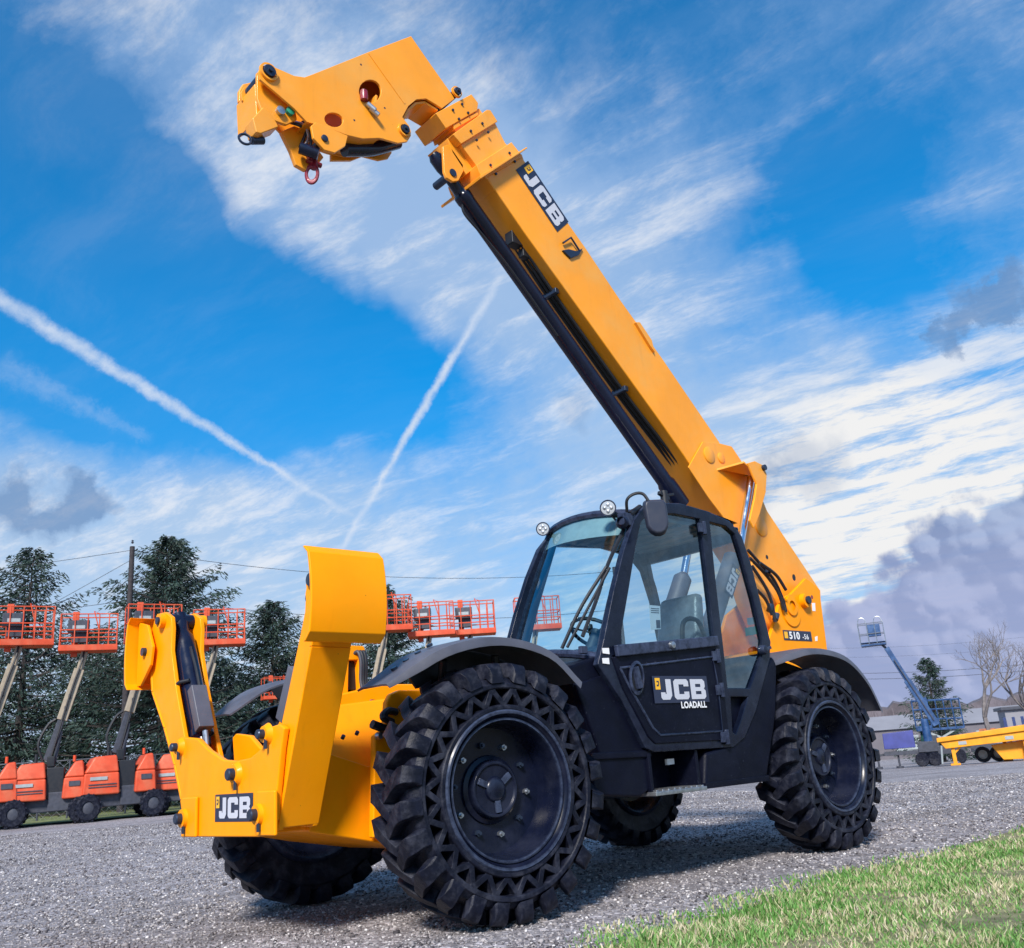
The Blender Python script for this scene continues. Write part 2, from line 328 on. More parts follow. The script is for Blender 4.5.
def thing(name, label, cat, loc=(0,0,0), rz=0, group=None):
    o = bpy.data.objects.new(name, None); C.objects.link(o); o.location = loc; o.rotation_euler = (0,0,rz); o.empty_display_size = .2
    return tag(o, label, cat, group)
def copy_tree(o, parent=None):
    c = o.copy(); C.objects.link(c); c.parent = parent
    for ch in [x for x in list(bpy.data.objects) if x.parent == o]: copy_tree(ch, c)
    return c
def PX(ax, v, pts):                                        # outline points measured in a known plane -> that plane's two coordinates
    o1, o2 = {0:(1,2),1:(0,2)}[ax]; r = []
    for p in pts:
        q = up(p[0], p[1], ax, v); r.append((q[o1], q[o2]))
    return r
def circ(cx, cz, r, n=20, rz=None): return [(cx+r*math.cos(2*math.pi*i/n), cz+(rz or r)*math.sin(2*math.pi*i/n)) for i in range(n)]
def flatpoly(mb, polys, org, right, upv, s, th=.002):      # lettering made of polygons in a unit box
    org, right, upv = Vector(org), Vector(right).normalized(), Vector(upv).normalized(); nn = right.cross(upv)
    for pg in polys:
        bm = bmesh.new(); es = []
        for lp in pg:
            vv = [bm.verts.new(org+right*(x*s)+upv*(y*s)+nn*th) for x, y in lp]; es += [bm.edges.new((vv[i], vv[(i+1)%len(vv)])) for i in range(len(vv))]
        bmesh.ops.triangle_fill(bm, use_beauty=True, edges=es); bm.verts.index_update()
        mb.add([v.co.copy() for v in bm.verts], [tuple(v.index for v in f.verts) for f in bm.faces]); bm.free()
    return mb
J_ = [[(.30,1),(.62,1),(.62,.20),(.48,0),(.06,0),(-.02,.10),(-.02,.36),(.24,.36),(.24,.28),(.30,.28)]]
C_ = [[(.12,1),(.80,1),(.90,.88),(.90,.64),(.60,.64),(.60,.74),(.30,.74),(.30,.26),(.60,.26),(.60,.38),(.90,.38),(.90,.12),(.80,0),(.12,0),(0,.12),(0,.88)]]
B_ = [[(0,1),(.78,1),(.90,.88),(.90,.62),(.82,.52),(.92,.42),(.92,.12),(.80,0),(0,0)], [(.30,.60),(.62,.60),(.62,.76),(.30,.76)], [(.30,.24),(.64,.24),(.64,.40),(.30,.40)]]
def sh(pg, dx, k=1.0): return [[(x*k+dx, y) for x, y in lp] for lp in pg]
def jcb(parent, org, right, upv, h, plate=True, nm='logo_panel', ws=1.0):   # the maker's mark: dark panel, silver letters, small yellow square
    org, right, upv = Vector(org), Vector(right).normalized(), Vector(upv).normalized(); nn = right.cross(upv)
    W_ = 3.15*h*ws; m_ = .16*h
    if plate:
        p = MB(); a = org-right*m_-upv*m_+nn*.0015
        q = [a, a+right*(W_+2*m_-.12*h), a+right*(W_+2*m_-.12*h)+upv*(h+2*m_), a+upv*(h+2*m_)]
        p.add(q, [(0,1,2,3)]); par = p.build(nm, ND, parent, fixn=False)
    else: par = parent
    flatpoly(MB(), [sh(J_,.30*ws,ws), sh(C_,1.06*ws,ws), sh(B_,2.08*ws,ws)], org, right, upv, h, .004).build('lettering', SV, par, fixn=False)
    flatpoly(MB(), [[[(0,.5),(.38,.5),(.38,1.06),(0,1.06)]]], org, right, upv, h, .004).build('emblem', DY, par, fixn=False)
    flatpoly(MB(), [[[(.10,.66),(.24,.66),(.29,.76),(.29,.92),(.10,.92),(.10,.86),(.22,.86),(.22,.74),(.10,.74)]]], org, right, upv, h, .0055).build('emblem_mark', ND, par, fixn=False)
    return par
def text(body, org, right, upv, size, m, parent, name='lettering', bold=.0, xs=1.0):
    cu = bpy.data.curves.new('t','FONT'); cu.body = body; cu.size = size; cu.offset = bold; cu.space_character = 1.08
    o = bpy.data.objects.new('t', cu); C.objects.link(o); dg = bpy.context.evaluated_depsgraph_get()
    me = bpy.data.meshes.new_from_object(o.evaluated_get(dg)); org, right, upv = Vector(org), Vector(right).normalized(), Vector(upv).normalized(); nn = right.cross(upv)
    b = MB(); b.add([org+right*(v.co.x*xs)+upv*v.co.y+nn*.004 for v in me.vertices], [tuple(p.vertices) for p in me.polygons])
    bpy.data.objects.remove(o); return b.build(name, m, parent, fixn=False)

# ------------------------------------------------------------------ terrain: gravel yard
_rh = Vector((_r0.x,_r0.y)).normalized(); _dh = Vector((_d.x,_d.y)).normalized()
def smooth(x): x = min(1,max(0,x)); return x*x*(3-2*x)
def gz(x, y):
    v = Vector((x-CP.x, y-CP.y)); t = v.dot(_dh); s = v.dot(_rh)
    if t <= 10: return 0.0
    return -0.024*min(t-10, 90)*smooth((s/t+.02)/.32)
def gravel_mat(name, dark, light, bs=.6, far=False):
    m = bpy.data.materials.new(name); m.use_nodes = True; t = NT(m.node_tree); b = t.n['Principled BSDF']
    co = t.node('ShaderNodeTexCoord').outputs['Object']
    mpt = t.node('ShaderNodeMapping'); t.l.new(co, mpt.inputs[0]); mpt.inputs['Scale'].default_value = (.12,1.5,1); tracks = mpt.outputs[0]
    def vor(sc):
        nd = t.node('ShaderNodeTexVoronoi'); t.put(nd.inputs['Vector'], co); nd.inputs['Scale'].default_value = sc; nd.inputs['Randomness'].default_value = 1; return nd
    v1, v2 = vor(26), vor(60)
    sep1 = t.node('ShaderNodeSeparateColor'); t.l.new(v1.outputs['Color'], sep1.inputs[0]); sep2 = t.node('ShaderNodeSeparateColor'); t.l.new(v2.outputs['Color'], sep2.inputs[0])
    k = t.math('ADD', t.math('MULTIPLY', sep1.outputs[0], .6), t.math('MULTIPLY', sep2.outputs[0], .4))
    c = t.mix(k, (*dark,1), (*light,1))
    c = t.mix(t.math('MULTIPLY', t.rng(sep1.outputs[1], .86, .9), .8), c, tuple(min(1,x*1.5) for x in light)+(1,))
    c = t.mix(t.math('MULTIPLY', t.rng(t.noise(co, .35, 6, .6), .42, .66), .5), c, (.13,.115,.12,1))
    c = t.mix(t.math('MULTIPLY', t.rng(t.noise(co, .9, 6, .6), .55, .75), .4), c, (.30,.28,.32,1))
    c = t.mix(t.math('MULTIPLY', t.rng(t.noise(tracks, 1.0, 5, .6), .50, .66), .42), c, (.085,.075,.078,1))
    t.put(b.inputs['Base Color'], c); b.inputs['Roughness'].default_value = .85
    h = t.math('ADD', t.math('MULTIPLY', t.math('SUBTRACT', 1, v1.outputs['Distance']), .7), t.math('MULTIPLY', t.math('SUBTRACT', 1, v2.outputs['Distance']), .3))
    bn = t.node('ShaderNodeBump'); bn.inputs['Strength'].default_value = bs; bn.inputs['Distance'].default_value = .02
    t.put(bn.inputs['Height'], h); t.l.new(bn.outputs[0], b.inputs['Normal']); return m
GR = gravel_mat('gravel_ground', (.09,.082,.088), (.40,.375,.40), 1.0)
def grid_sheet(name, xs, ys, zf, m, kind='structure'):
    v = [(x,y,zf(x,y)) for x in xs for y in ys]; ny = len(ys)
    f = [(i*ny+j,(i+1)*ny+j,(i+1)*ny+j+1,i*ny+j+1) for i in range(len(xs)-1) for j in range(ny-1)]
    b = MB(); b.add(v, f); o = b.build(name, m, fixn=False); return tag(o, kind=kind)
def spaced(c, far, near, n):
    t = np.linspace(-1, 1, n); return [float(c+math.copysign(near*abs(a)*10+(far-near*10)*abs(a)**4, a)) for a in t]
def bumpy(x, y): return gz(x,y) + (.012*noise.noise(Vector((x*.8,y*.8,0))) + .008*noise.noise(Vector((x*2.5,y*2.5,3))))*1.0 - .012
grid_sheet('gravel_yard', spaced(0,900,4,220), spaced(0,900,4,220), bumpy, GR)
# loose stones, lying in the part of the yard nearest the camera
def ico():
    bm = bmesh.new(); bmesh.ops.create_icosphere(bm, subdivisions=1, radius=1); v = np.array([x.co[:] for x in bm.verts]); f = np.array([[q.index for q in x.verts] for x in bm.faces]); bm.free(); return v, f
E1, E2 = Vector(up(600,948,2,0)), Vector(up(1060,817,2,0))    # the edge of the lawn, near the camera
ev = (E2-E1).normalized(); en = Vector((-ev.y, ev.x, 0)); 
if (CP-E1).dot(en) < 0: en = -en
def lawn_d(x, y):                                            # >0 on the lawn
    s = (x-E1.x)*ev.x+(y-E1.y)*ev.y
    return (x-E1.x)*en.x+(y-E1.y)*en.y + .30*math.sin(s*.9+.4)*.5 + .22*noise.noise(Vector((s*1.7,0,0))) + .10*noise.noise(Vector((s*6,2,0)))
def seen_pts(n, t0, t1, pw, pad=.06, seed=1):
    rg = np.random.default_rng(seed); u = rg.random(n); t = t0+(t1-t0)*u**pw; a = (rg.random(n)*2-1)*(.56+pad)
    return [(CP.x+_dh.x*tt+_rh.x*tt*aa, CP.y+_dh.y*tt+_rh.y*tt*aa, tt) for tt, aa in zip(t, a)]
def stones():
    rg = np.random.default_rng(5); bv, bf = ico(); V_, F_, Cc = [], [], []; o = 0
    pts = seen_pts(185000, 1.9, 24, 1.6)
    var = []
    for k in range(14):
        q = bv*(1+rg.normal(0,.17,(len(bv),1))); q = q*np.array([1,rg.uniform(.6,.95),rg.uniform(.45,.75)]); var.append(q)
    for i, (x, y, t) in enumerate(pts):
        if lawn_d(x,y) > rg.uniform(-.05,.5): continue
        sz = (.0032+.0072*rg.random()**2.4)*(1+t*.05)
        if rg.random() < .02: sz *= 1.7
        a = rg.uniform(0,6.28); c, s = math.cos(a), math.sin(a); q = var[i%14]*sz
        tl = rg.normal(0,.35); qx_ = q[:,0]*c-q[:,1]*s; qy_ = q[:,0]*s+q[:,1]*c; qz_ = q[:,2]+qx_*tl*.5
        V_.append(np.stack([qx_+x, qy_+y, qz_+bumpy(x,y)+sz*.25],1)); F_.append(bf+o); o += len(bv); 
    V_ = np.concatenate(V_); F_ = np.concatenate(F_); me = bpy.data.meshes.new('loose_gravel'); me.vertices.add(len(V_)); me.vertices.foreach_set('co', V_.ravel().astype(np.float32))
    me.loops.add(F_.size); me.loops.foreach_set('vertex_index', F_.ravel().astype(np.int32)); me.polygons.add(len(F_)); me.polygons.foreach_set('loop_start', (np.arange(len(F_))*3).astype(np.int32))
    me.update(calc_edges=True); ob = bpy.data.objects.new('loose_gravel', me); C.objects.link(ob)
    m = bpy.data.materials.new('loose_stone'); m.use_nodes = True; t = NT(m.node_tree); b = t.n['Principled BSDF']
    g = t.node('ShaderNodeNewGeometry').outputs['Random Per Island']
    c = t.ramp(g, [(0,(.03,.027,.033)),(.2,(.11,.10,.11)),(.5,(.235,.218,.225)),(.86,(.37,.345,.35)),(1,(.66,.64,.65))])
    c = t.mix(t.math('MULTIPLY', t.rng(t.noise(t.node('ShaderNodeTexCoord').outputs['Object'], .9, 5, .6), .45, .7), .35), c, (.12,.10,.11,1))
    mpt = t.node('ShaderNodeMapping'); t.l.new(t.node('ShaderNodeTexCoord').outputs['Object'], mpt.inputs[0]); mpt.inputs['Scale'].default_value = (.12,1.5,1)
    c = t.mix(t.math('MULTIPLY', t.rng(t.noise(mpt.outputs[0], 1.0, 5, .6), .50, .66), .4), c, (.10,.09,.093,1))
    t.put(b.inputs['Base Color'], c); b.inputs['Roughness'].default_value = .8; me.materials.append(m)
    tag(ob, 'loose grey gravel covering the yard around the telehandler', 'gravel', kind='stuff')
stones()

# lawn: soil sheet with real blades
def lawn():
    b = MB(); v = []; n1_, n2_ = 60, 26
    for i in range(n1_+1):
        s = -9+34*i/n1_
        for j in range(n2_+1):
            k = -.25 + 16.0*(j/n2_)**1.8; p = E1+ev*s+en*k
            v.append((p.x,p.y, .006+min(.035,.03*max(0,k+.2))-(.035 if k < 0 else 0)))
    f = [(i*(n2_+1)+j,(i+1)*(n2_+1)+j,(i+1)*(n2_+1)+j+1,i*(n2_+1)+j+1) for i in range(n1_) for j in range(n2_)]
    b.add(v, f); tag(b.build('lawn_soil', mat('lawn_soil', (.19,.18,.10), .95, var=.4, vscale=9, bump=.8, bscale=40, dust_sheen=(.08,.10,.03,.6)), fixn=False), kind='structure')
    rg = np.random.default_rng(9); V_, F_ = [], []; o = 0; pts = seen_pts(470000, 1.7, 16, 1.3, pad=.12, seed=3)
    for (x, y, t) in pts:
        d_ = lawn_d(x,y)
        if d_ < -.12 or rg.random() > min(1, (d_+.14)*1.6+.04): continue
        cl = noise.noise(Vector((x*2.2,y*2.2,0)))
        if cl < -.42 and rg.random() < .5: continue
        h = rg.uniform(.02,.058)*(1+.5*cl)*(.55 if d_ < .25 else 1); wd = rg.uniform(.0022,.0042)*(1+.07*t); a = rg.uniform(0,6.28); ln = rg.uniform(.1,.9)*h; la = rg.uniform(0,6.28)
        cx, sx = math.cos(a)*wd, math.sin(a)*wd; lx, ly = math.cos(la)*ln, math.sin(la)*ln; z = .02+bumpy(x,y)*.3
        V_ += [(x-cx,y-sx,z),(x+cx,y+sx,z),(x+lx*.35-cx*.8,y+ly*.35-sx*.8,z+h*.6),(x+lx*.35+cx*.8,y+ly*.35+sx*.8,z+h*.6),(x+lx,y+ly,z+h)]
        F_ += [(o,o+1,o+3,o+2),(o+2,o+3,o+4)]; o += 5
    me = bpy.data.meshes.new('grass'); me.from_pydata(V_, [], F_); ob = bpy.data.objects.new('grass', me); C.objects.link(ob)
    m = bpy.data.materials.new('grass_blades'); m.use_nodes = True; t = NT(m.node_tree); b = t.n['Principled BSDF']
    g = t.node('ShaderNodeNewGeometry').outputs['Random Per Island']; co = t.node('ShaderNodeTexCoord').outputs['Object']
    k = t.math('ADD', t.math('MULTIPLY', g, .62), t.math('MULTIPLY', t.rng(t.noise(co, 2.1, 4, .6), .35, .68), .38))
    c = t.ramp(k, [(0,(.05,.15,.025)),(.32,(.10,.25,.05)),(.50,(.18,.31,.09)),(.61,(.38,.37,.20)),(.82,(.50,.43,.30)),(1,(.58,.52,.42))])
    t.put(b.inputs['Base Color'], c); b.inputs['Roughness'].default_value = .6; b.inputs['Specular IOR Level'].default_value = .3
    me.materials.append(m); tag(ob, 'patchy green and straw coloured grass in the near corner', 'grass', kind='stuff')
lawn()

# ================================================================== the telehandler
TH = thing('telehandler', 'big yellow telehandler with raised boom, black cab and four chunky black tyres', 'telehandler', (-1.7, 0, 0))
WB, TRK, TR_, TW, STEER = 3.42, 2.06, .685, .36, R(5.87)

# ---- wheels: axis along local +Y (outer side)
def make_wheel():
    h = TW/2; w_ = thing('wheel', None, None)
    b = MB()
    # carcass with shoulder, outer guard ring, recessed web zone
    b.ring([(.43,-h+.03),(.565,-h+.01),(.60,-h+.03),(.612,-h+.06),(.618,0),(.612,h-.06),(.60,h-.03),(.575,h-.012),(.568,h+.004),(.545,h+.004),(.538,h-.006),(.534,h-.12),(.455,h-.12),(.452,h-.004),(.445,h+.006),(.425,h+.006),(.42,h-.01)], (0,0,0), (0,1,0), 96)
    N = 23
    for i in range(N):                                       # zigzag webs across the recess
        a0, a1, a2 = 2*math.pi*i/N, 2*math.pi*(i+.5)/N, 2*math.pi*(i+1)/N
        def P(r, a, y): return Vector((r*math.cos(a), y, r*math.sin(a)))
        for (a, c) in ((a0,a1),(a2,a1)):
            p, q = P(.450,a,h-.055), P(.541,c,h-.055); b.bar(p, q, .031, .105, (0,1,0))
        b.bar(P(.520,a1,h-.0545), P(.543,a1,h-.0545), .048, .105, (0,1,0)); b.bar(P(.449,a0,h-.0545), P(.472,a0,h-.0545), .048, .105, (0,1,0))
    NL = 24
    st = [(.194,.572,.618,0,.034),(.184,.58,.660,0,.040),(.160,.605,.686,-.004,.043),(.125,.605,.692,-.018,.043),(.085,.61,.693,-.055,.040),(.035,.61,.692,-.115,.036),(-.015,.61,.688,-.165,.032),(-.035,.61,.684,-.18,.026)]
    for side in (1,-1):
        for i in range(NL):
            A = 2*math.pi*(i+(.5 if side < 0 else 0))/NL; jit = rnd.uniform(-.004,.004); vs_ = []
            for (y, rb, rt, da, hw) in st:
                for (aa, rr) in ((-hw*1.35,rb),(-hw,rt+jit),(hw,rt+jit),(hw*1.35,rb)):
                    a = A + da + aa/.64; vs_.append((rr*math.cos(a), side*y, rr*math.sin(a)))
            f = []; n = len(st)
            for k in range(n-1):
                for q in range(3): f.append((k*4+q,k*4+q+1,k*4+4+q+1,k*4+4+q))
            f += [(0,1,2,3)[::-1], tuple((n-1)*4+q for q in range(4))]
            b.add(vs_, f)
    t = b.build('tyre', RB, w_, bevel=.003)
    r = MB()
    r.ring([(.425,h-.02),(.424,h+.004),(.416,h+.012),(.402,h+.010),(.396,h-.008),(.385,h-.02),(.380,h-.012),(.368,h-.010),(.362,h-.03),(.352,h-.10),(.345,h-.17),(.335,h-.20),(.10,h-.215),(.02,h-.215),(.001,h-.215)], (0,0,0), (0,1,0), 72)
    r.ring([(.43,-h+.02),(.40,-h+.01),(.37,-h+.03),(.34,-h+.10),(.30,-h+.14),(.001,-h+.14)], (0,0,0), (0,1,0), 48)
    rim = r.build('rim', RM, w_)
    hb = MB()
    hb.ring([(.19,h-.216),(.185,h-.195),(.160,h-.185),(.155,h-.155),(.147,h-.143),(.135,h-.143),(.128,h-.153),(.10,h-.153),(.07,h-.153),(.062,h-.138),(.045,h-.128),(.001,h-.128)], (0,0,0), (0,1,0), 40)
    for k in range(3):
        a = k*2.094+.5
        hb.bar((.06*math.cos(a),h-.146,.06*math.sin(a)), (.125*math.cos(a),h-.146,.125*math.sin(a)), .035, .016, (0,1,0))
    hb.build('hub', RM, w_, bevel=.002)
    for k in range(10):
        a = 2*math.pi*k/10+.2; c = Vector((.245*math.cos(a),h-.212,.245*math.sin(a)))
        bb = MB(); bb.cyl(c, c+Vector((0,.028,0)), .017, n=6); bb.cyl(c+Vector((0,.028,0)), c+Vector((0,.045,0)), .009, n=10); bb.build('wheel_nut', ST if k % 2 else PN, w_)
    w_.parent = TH; return w_
W0 = make_wheel()
def put_wheel(o, x, y, rz, spin):
    o.location = Vector((x, y, TR_)) - TH.location; o.rotation_mode = 'ZYX'; o.rotation_euler = (0, spin, rz)
# rotation: spin about the axle first, then turn about Z
def wheel_rot(o, rz, spin): 
    o.rotation_mode = 'QUATERNION'; o.rotation_quaternion = (Matrix.Rotation(rz,3,'Z') @ Matrix.Rotation(spin,3,'Y')).to_quaternion()
for i, (x, y, rz, sp_) in enumerate([(0,TRK/2,-STEER,.08),(-WB,TRK/2,0,.21),(0,-TRK/2,math.pi-STEER,.3),(-WB,-TRK/2,math.pi,.12)]):
    o = W0 if i == 0 else copy_tree(W0, TH)
    put_wheel(o, x, y, rz, sp_); wheel_rot(o, rz, sp_)

# ---- chassis, axles
b = MB()
b.prism([(.55,.62),(.55,.98),(-4.3,1.0),(-4.62,.9),(-4.62,.62),(-3.2,.52),(-2.4,.55),(-.8,.52)], 1, -.36, .32)
b.box((-1.75,-.02,.60),(1.5,.95,.16)); b.box((-1.6,.42,.72),(1.0,.25,.3))
b.build('chassis', BK, TH, bevel=.01)
for x in (0,-WB):
    a = MB(); a.ring([(.05,-.80),(.13,-.78),(.13,-.55),(.10,-.45),(.09,-.25),(.17,-.16),(.20,0),(.17,.16),(.09,.25),(.10,.45),(.13,.55),(.13,.78),(.05,.80)], (x,0,TR_), (0,1,0), 24)
    a.cyl((x+(.0),0,TR_),(x+(-.45 if x == 0 else .45),0,TR_-.02),.13,.07); a.build('axle', BK, TH)
a = MB(); a.cyl((-.4,0,.66),(-WB+.4,0,.66),.045); a.build('drive_shaft', DG, TH)
# near-side chassis things under the door
b = MB(); b.prism(PX(1,1.10,[(593,757),(650,754),(650,790),(641,797),(594,796)]), 1, .60, 1.10); b.build('battery_box', BK, TH, bevel=.015)
b = MB(); b.prism(PX(1,1.11,[(592,753),(651,750),(651,757),(592,760)]), 1, .62, 1.115); b.build('box_lid', BK, TH, bevel=.006)
s0 = up(655,794,1,1.15); s1 = up(706,788,1,1.15)
b = MB(); b.box(((s0.x+s1.x)/2, 1.02, (s0.z+s1.z)/2), (abs(s1.x-s0.x), .28, .025)); 
for k in range(9): b.box((s0.x+(s1.x-s0.x)*(k+.5)/9, 1.02, (s0.z+s1.z)/2+.016), (.02,.26,.012))
b.build('entry_step', ST, TH, bevel=.003)
b = MB(); b.box((s0.x-.02,1.0,s0.z+.12),(.03,.24,.26)); b.box((s1.x+.02,1.0,s0.z+.12),(.03,.24,.26)); b.box(((s0.x+s1.x)/2,.86,s0.z+.13),(abs(s1.x-s0.x),.03,.28)); b.build('step_bracket', BK, TH, bevel=.004)
c_ = up(690,768,1,.9); b = MB(); b.ring([(.001,.02),(.03,.03),(.05,0),(.03,-.04),(.001,-.05)], c_, (0,0,1), 14); b.build('filter_bowl', ST, TH)
b = MB(); b.prism(PX(1,1.0,[(667,759),(674,758.5),(674.5,764),(667.5,765)]), 1, .98, 1.0); b.build('data_plate', WH, TH)
for k in range(5):
    q = Vector((-1.45-.16*k,.80,.80)); b = MB(); b.tube([q,q+Vector((.03,.02,-.14)),q+Vector((-.05,-.1,-.26))],.014); b.build('hose', RU, TH)
# sculpted tank fairing behind the door
b = MB(); b.prism(PX(1,1.13,[(778,665),(773,655),(764,668),(755,706),(746,730),(730,744),(706,752),(705,788),(742,784),(768,780),(777,715)]), 1, .72, 1.13); b.build('tank_fairing', BK, TH, bevel=.03)
b = MB(); b.prism(PX(1,1.135,[(706,783),(769,775),(769,781),(706,789)]), 1, .75, 1.137); b.build('tank_strip', BK, TH, bevel=.004)

# ---- cab
cab = MB()
low = PX(1,1.085,[(563,668),(598,656),(716,642),(724,692),(750,692),(756,700),(752,722),(740,746),(655,752),(600,757),(588,725),(575,690)])
cab.prism(low, 1, .15, 1.085)
CAB = cab.build('cab_body', BK, TH, bevel=.02)
b = MB(); b.prism(PX(1,1.10,[(575,684),(612,672),(648,752),(601,757),(594,735)]), 1, .7, 1.10); b.build('footwell_panel', BK, TH, bevel=.012)
# near side frame with two window openings and lower rear opening
outer = PX(1,1.14,[(598,664),(604,640),(614,590),(624,550),(634,520),(643,507),(655,502.5),(680,503),(708,511),(730,521),(742,536),(752,566),(762,606),(771,642),(770,660),(756,712),(745,738),(734,747),(655,752),(646,748),(622,700)])
gl1 = PX(1,1.14,[(641,523),(646,516.5),(656,514),(675,514),(700,519),(703,540),(709,590),(715,640),(664,642),(622,644),(622,630),(629,590),(635,553)])
gl2 = PX(1,1.14,[(710,522),(726,526),(735,534),(743,560),(754,600),(763,640),(762,655),(750,688),(728,688),(724,650),(716,580)])
gl3 = PX(1,1.14,[(731,697),(748,697),(742,718),(736,734),(733,732)])
low_door = PX(1,1.14,[(613,656),(716,645),(722,680),(729,738),(656,742),(650,736),(626,690)])
b = MB(); b.prism(outer, 1, 1.09, 1.14, [gl1, gl2, gl3, low_door]); b.build('side_frame', FR, TH, bevel=.008)
door = MB(); dpo = PX(1,1.15,[(612,657),(717,644),(723,680),(730,740),(656,744),(649,737),(624,690)]); door.prism(dpo, 1, 1.095, 1.15)
DOOR = door.build('door', BK, TH, bevel=.008)
def inset(px, y0, y1, wd, m, nm, par):                     # raised border line following an outline
    P = PX(1, y1, px); c = MB(); c.tube([(x, y1, z) for x, z in P]+[(P[0][0], y1, P[0][1])], wd, 8, False); return c.build(nm, m, par)
inset([(620,668),(712,657),(717,682),(722,731),(660,735),(653,728),(629,686)], 0, 1.15, .009, FR, 'pressed_edge', DOOR)
b = MB(); p0, p1 = up(616,651,1,1.16), up(717,641,1,1.16); b.bar(p0, p1, .035, .075); b.build('door_rail', FR, DOOR, bevel=.008)
pk = up(672,645,1,1.185); b = MB(); b.ring([(.001,.02),(.022,.016),(.026,0),(.026,-.02)], pk, (0,1,0), 16); b.build('door_lock', ST, DOOR)
hc = up(636,678,1,1.155); b = MB(); rr_ = [(.085,0),(.085,.012),(.07,.018),(.062,.004)]
hx = MB(); hx.ring(rr_, (0,0,0), (0,1,0), 32); hx.v = [Vector((hc.x+v.x*.86+ v.z*-.16, hc.y+v.y, hc.z+v.z*1.30)) for v in hx.v]; HR = hx.build('door_handle', FR, DOOR)
hx = MB(); hx.ring([(.062,.003),(.001,.003)], (0,0,0), (0,1,0), 32); hx.v = [Vector((hc.x+v.x*.86+ v.z*-.16, hc.y+v.y, hc.z+v.z*1.30)) for v in hx.v]; hx.build('handle_recess', RU, DOOR)
b = MB(); b.bar(hc+Vector((.012,.014,.07)), hc+Vector((-.012,.014,-.07)), .03, .045); b.build('handle_grip', FR, HR, bevel=.005)
dr = (up(705,697,1,1.155)-up(656,702,1,1.155)); dr = Vector((dr.x,0,dr.z*.0)).normalized(); dr = Vector((-1,0,.0))
jcb(DOOR, up(656.5,700,1,1.156), dr, (0,0,1), .135, nm='logo_panel', ws=1.33)
text('LOADALL', up(681,708,1,1.156), dr, (0,0,1), .058, WH, DOOR, bold=.0022, xs=1.05)
for (px, py) in ((704,528),(718,656),(722,690),(727,737)):
    q = up(px,py,1,1.16); b = MB(); b.cyl(q+Vector((0,0,-.05)), q+Vector((0,0,.05)), .018); b.box(q+Vector((.03,-.005,0)),(.06,.02,.07)); b.build('door_hinge', FR, TH, bevel=.003)
# glazing in the side
b = MB(); gp_ = PX(1,1.115,[(638,520),(646,513),(680,511),(703,517),(718,643),(619,648),(619,628)]); b.add([(x,1.115,z) for x,z in gp_],[tuple(range(len(gp_)))]); b.build('door_glass', GS, TH)
b = MB(); gp_ = PX(1,1.115,[(708,519),(728,523),(738,532),(745,560),(757,600),(766,640),(765,656),(752,691),(726,691),(722,650)]); b.add([(x,1.115,z) for x,z in gp_],[tuple(range(len(gp_)))]); b.build('rear_side_glass', GR_, TH)
# window catch
q = up(763,650,1,1.16); b = MB(); b.ring([(.001,.03),(.03,.028),(.038,.01),(.038,-.02)], q, (0,1,0), 16); b.bar(q+Vector((0,.01,0)), q+Vector((-.09,.01,.02)), .022); b.build('window_catch', FR, TH, bevel=.003)
# paper sheet and stickers inside the glass
b = MB(); b.prism(PX(1,1.10,[(649,605),(660,606),(661,629),(651,630)]), 1, 1.098, 1.100); PP = b.build('paper_notice', WH, TH)
b = MB(); b.prism(PX(1,1.101,[(656,620),(660,620),(660.5,628),(656.5,628)]), 1, 1.1005, 1.102); b.build('print_block', ND, PP)
b = MB()
for k in range(3): b.prism(PX(1,1.101,[(651,608+2*k),(659,608.5+2*k),(659,609.2+2*k),(651,608.7+2*k)]), 1, 1.1005, 1.102)
b.build('print_line', PN, PP)
b = MB(); b.prism(PX(1,1.10,[(745,628),(756,626),(758,634),(746,636)]), 1, 1.098, 1.101); b.build('green_sticker', GN, TH)
b = MB(); b.prism(PX(1,1.10,[(747,618),(756,617),(757,624),(748,625)]), 1, 1.098, 1.101); b.build('clear_sticker', LG, TH)
# far side frame (seen through the glass)
outf = [(x, z) for x, z in outer]; wf = [(-1.15,1.56),(-1.30,1.9),(-1.56,2.42),(-2.1,2.46),(-2.45,2.42),(-2.58,2.3),(-2.70,1.9),(-2.72,1.56)]
b = MB(); b.prism(outf, 1, .12, .165, [wf]); b.build('far_side_frame', FR, TH, bevel=.008)
# roof
RX0, RX1, RZ = -1.50, -2.66, 2.50
b = MB(); nx, ny = 8, 6; v = []
for i in range(nx+1):
    for j in range(ny+1):
        x = RX0+(RX1-RX0)*i/nx; y = .12+1.0*j/ny; e = min(1, min(i, nx-i)/1.5, min(j, ny-j)/1.5)
        v.append((x,y,RZ+.015*e+.055*(1-((x-(RX0+RX1)/2)/.62)**2)))
f = [(i*(ny+1)+j,(i+1)*(ny+1)+j,(i+1)*(ny+1)+j+1,i*(ny+1)+j+1) for i in range(nx) for j in range(ny)]
b.add(v, f); b.add([(x,y,z-.05) for x,y,z in v], [q[::-1] for q in f])
b.build('roof', FR, TH, fixn=False)
b = MB(); b.box((-2.10,.63,2.455),(1.0,.86,.03)); 
for k in range(6): b.box((-1.72-.15*k,.63,2.435),(.05,.8,.02))
b.build('roof_lining', LG, TH, bevel=.004)
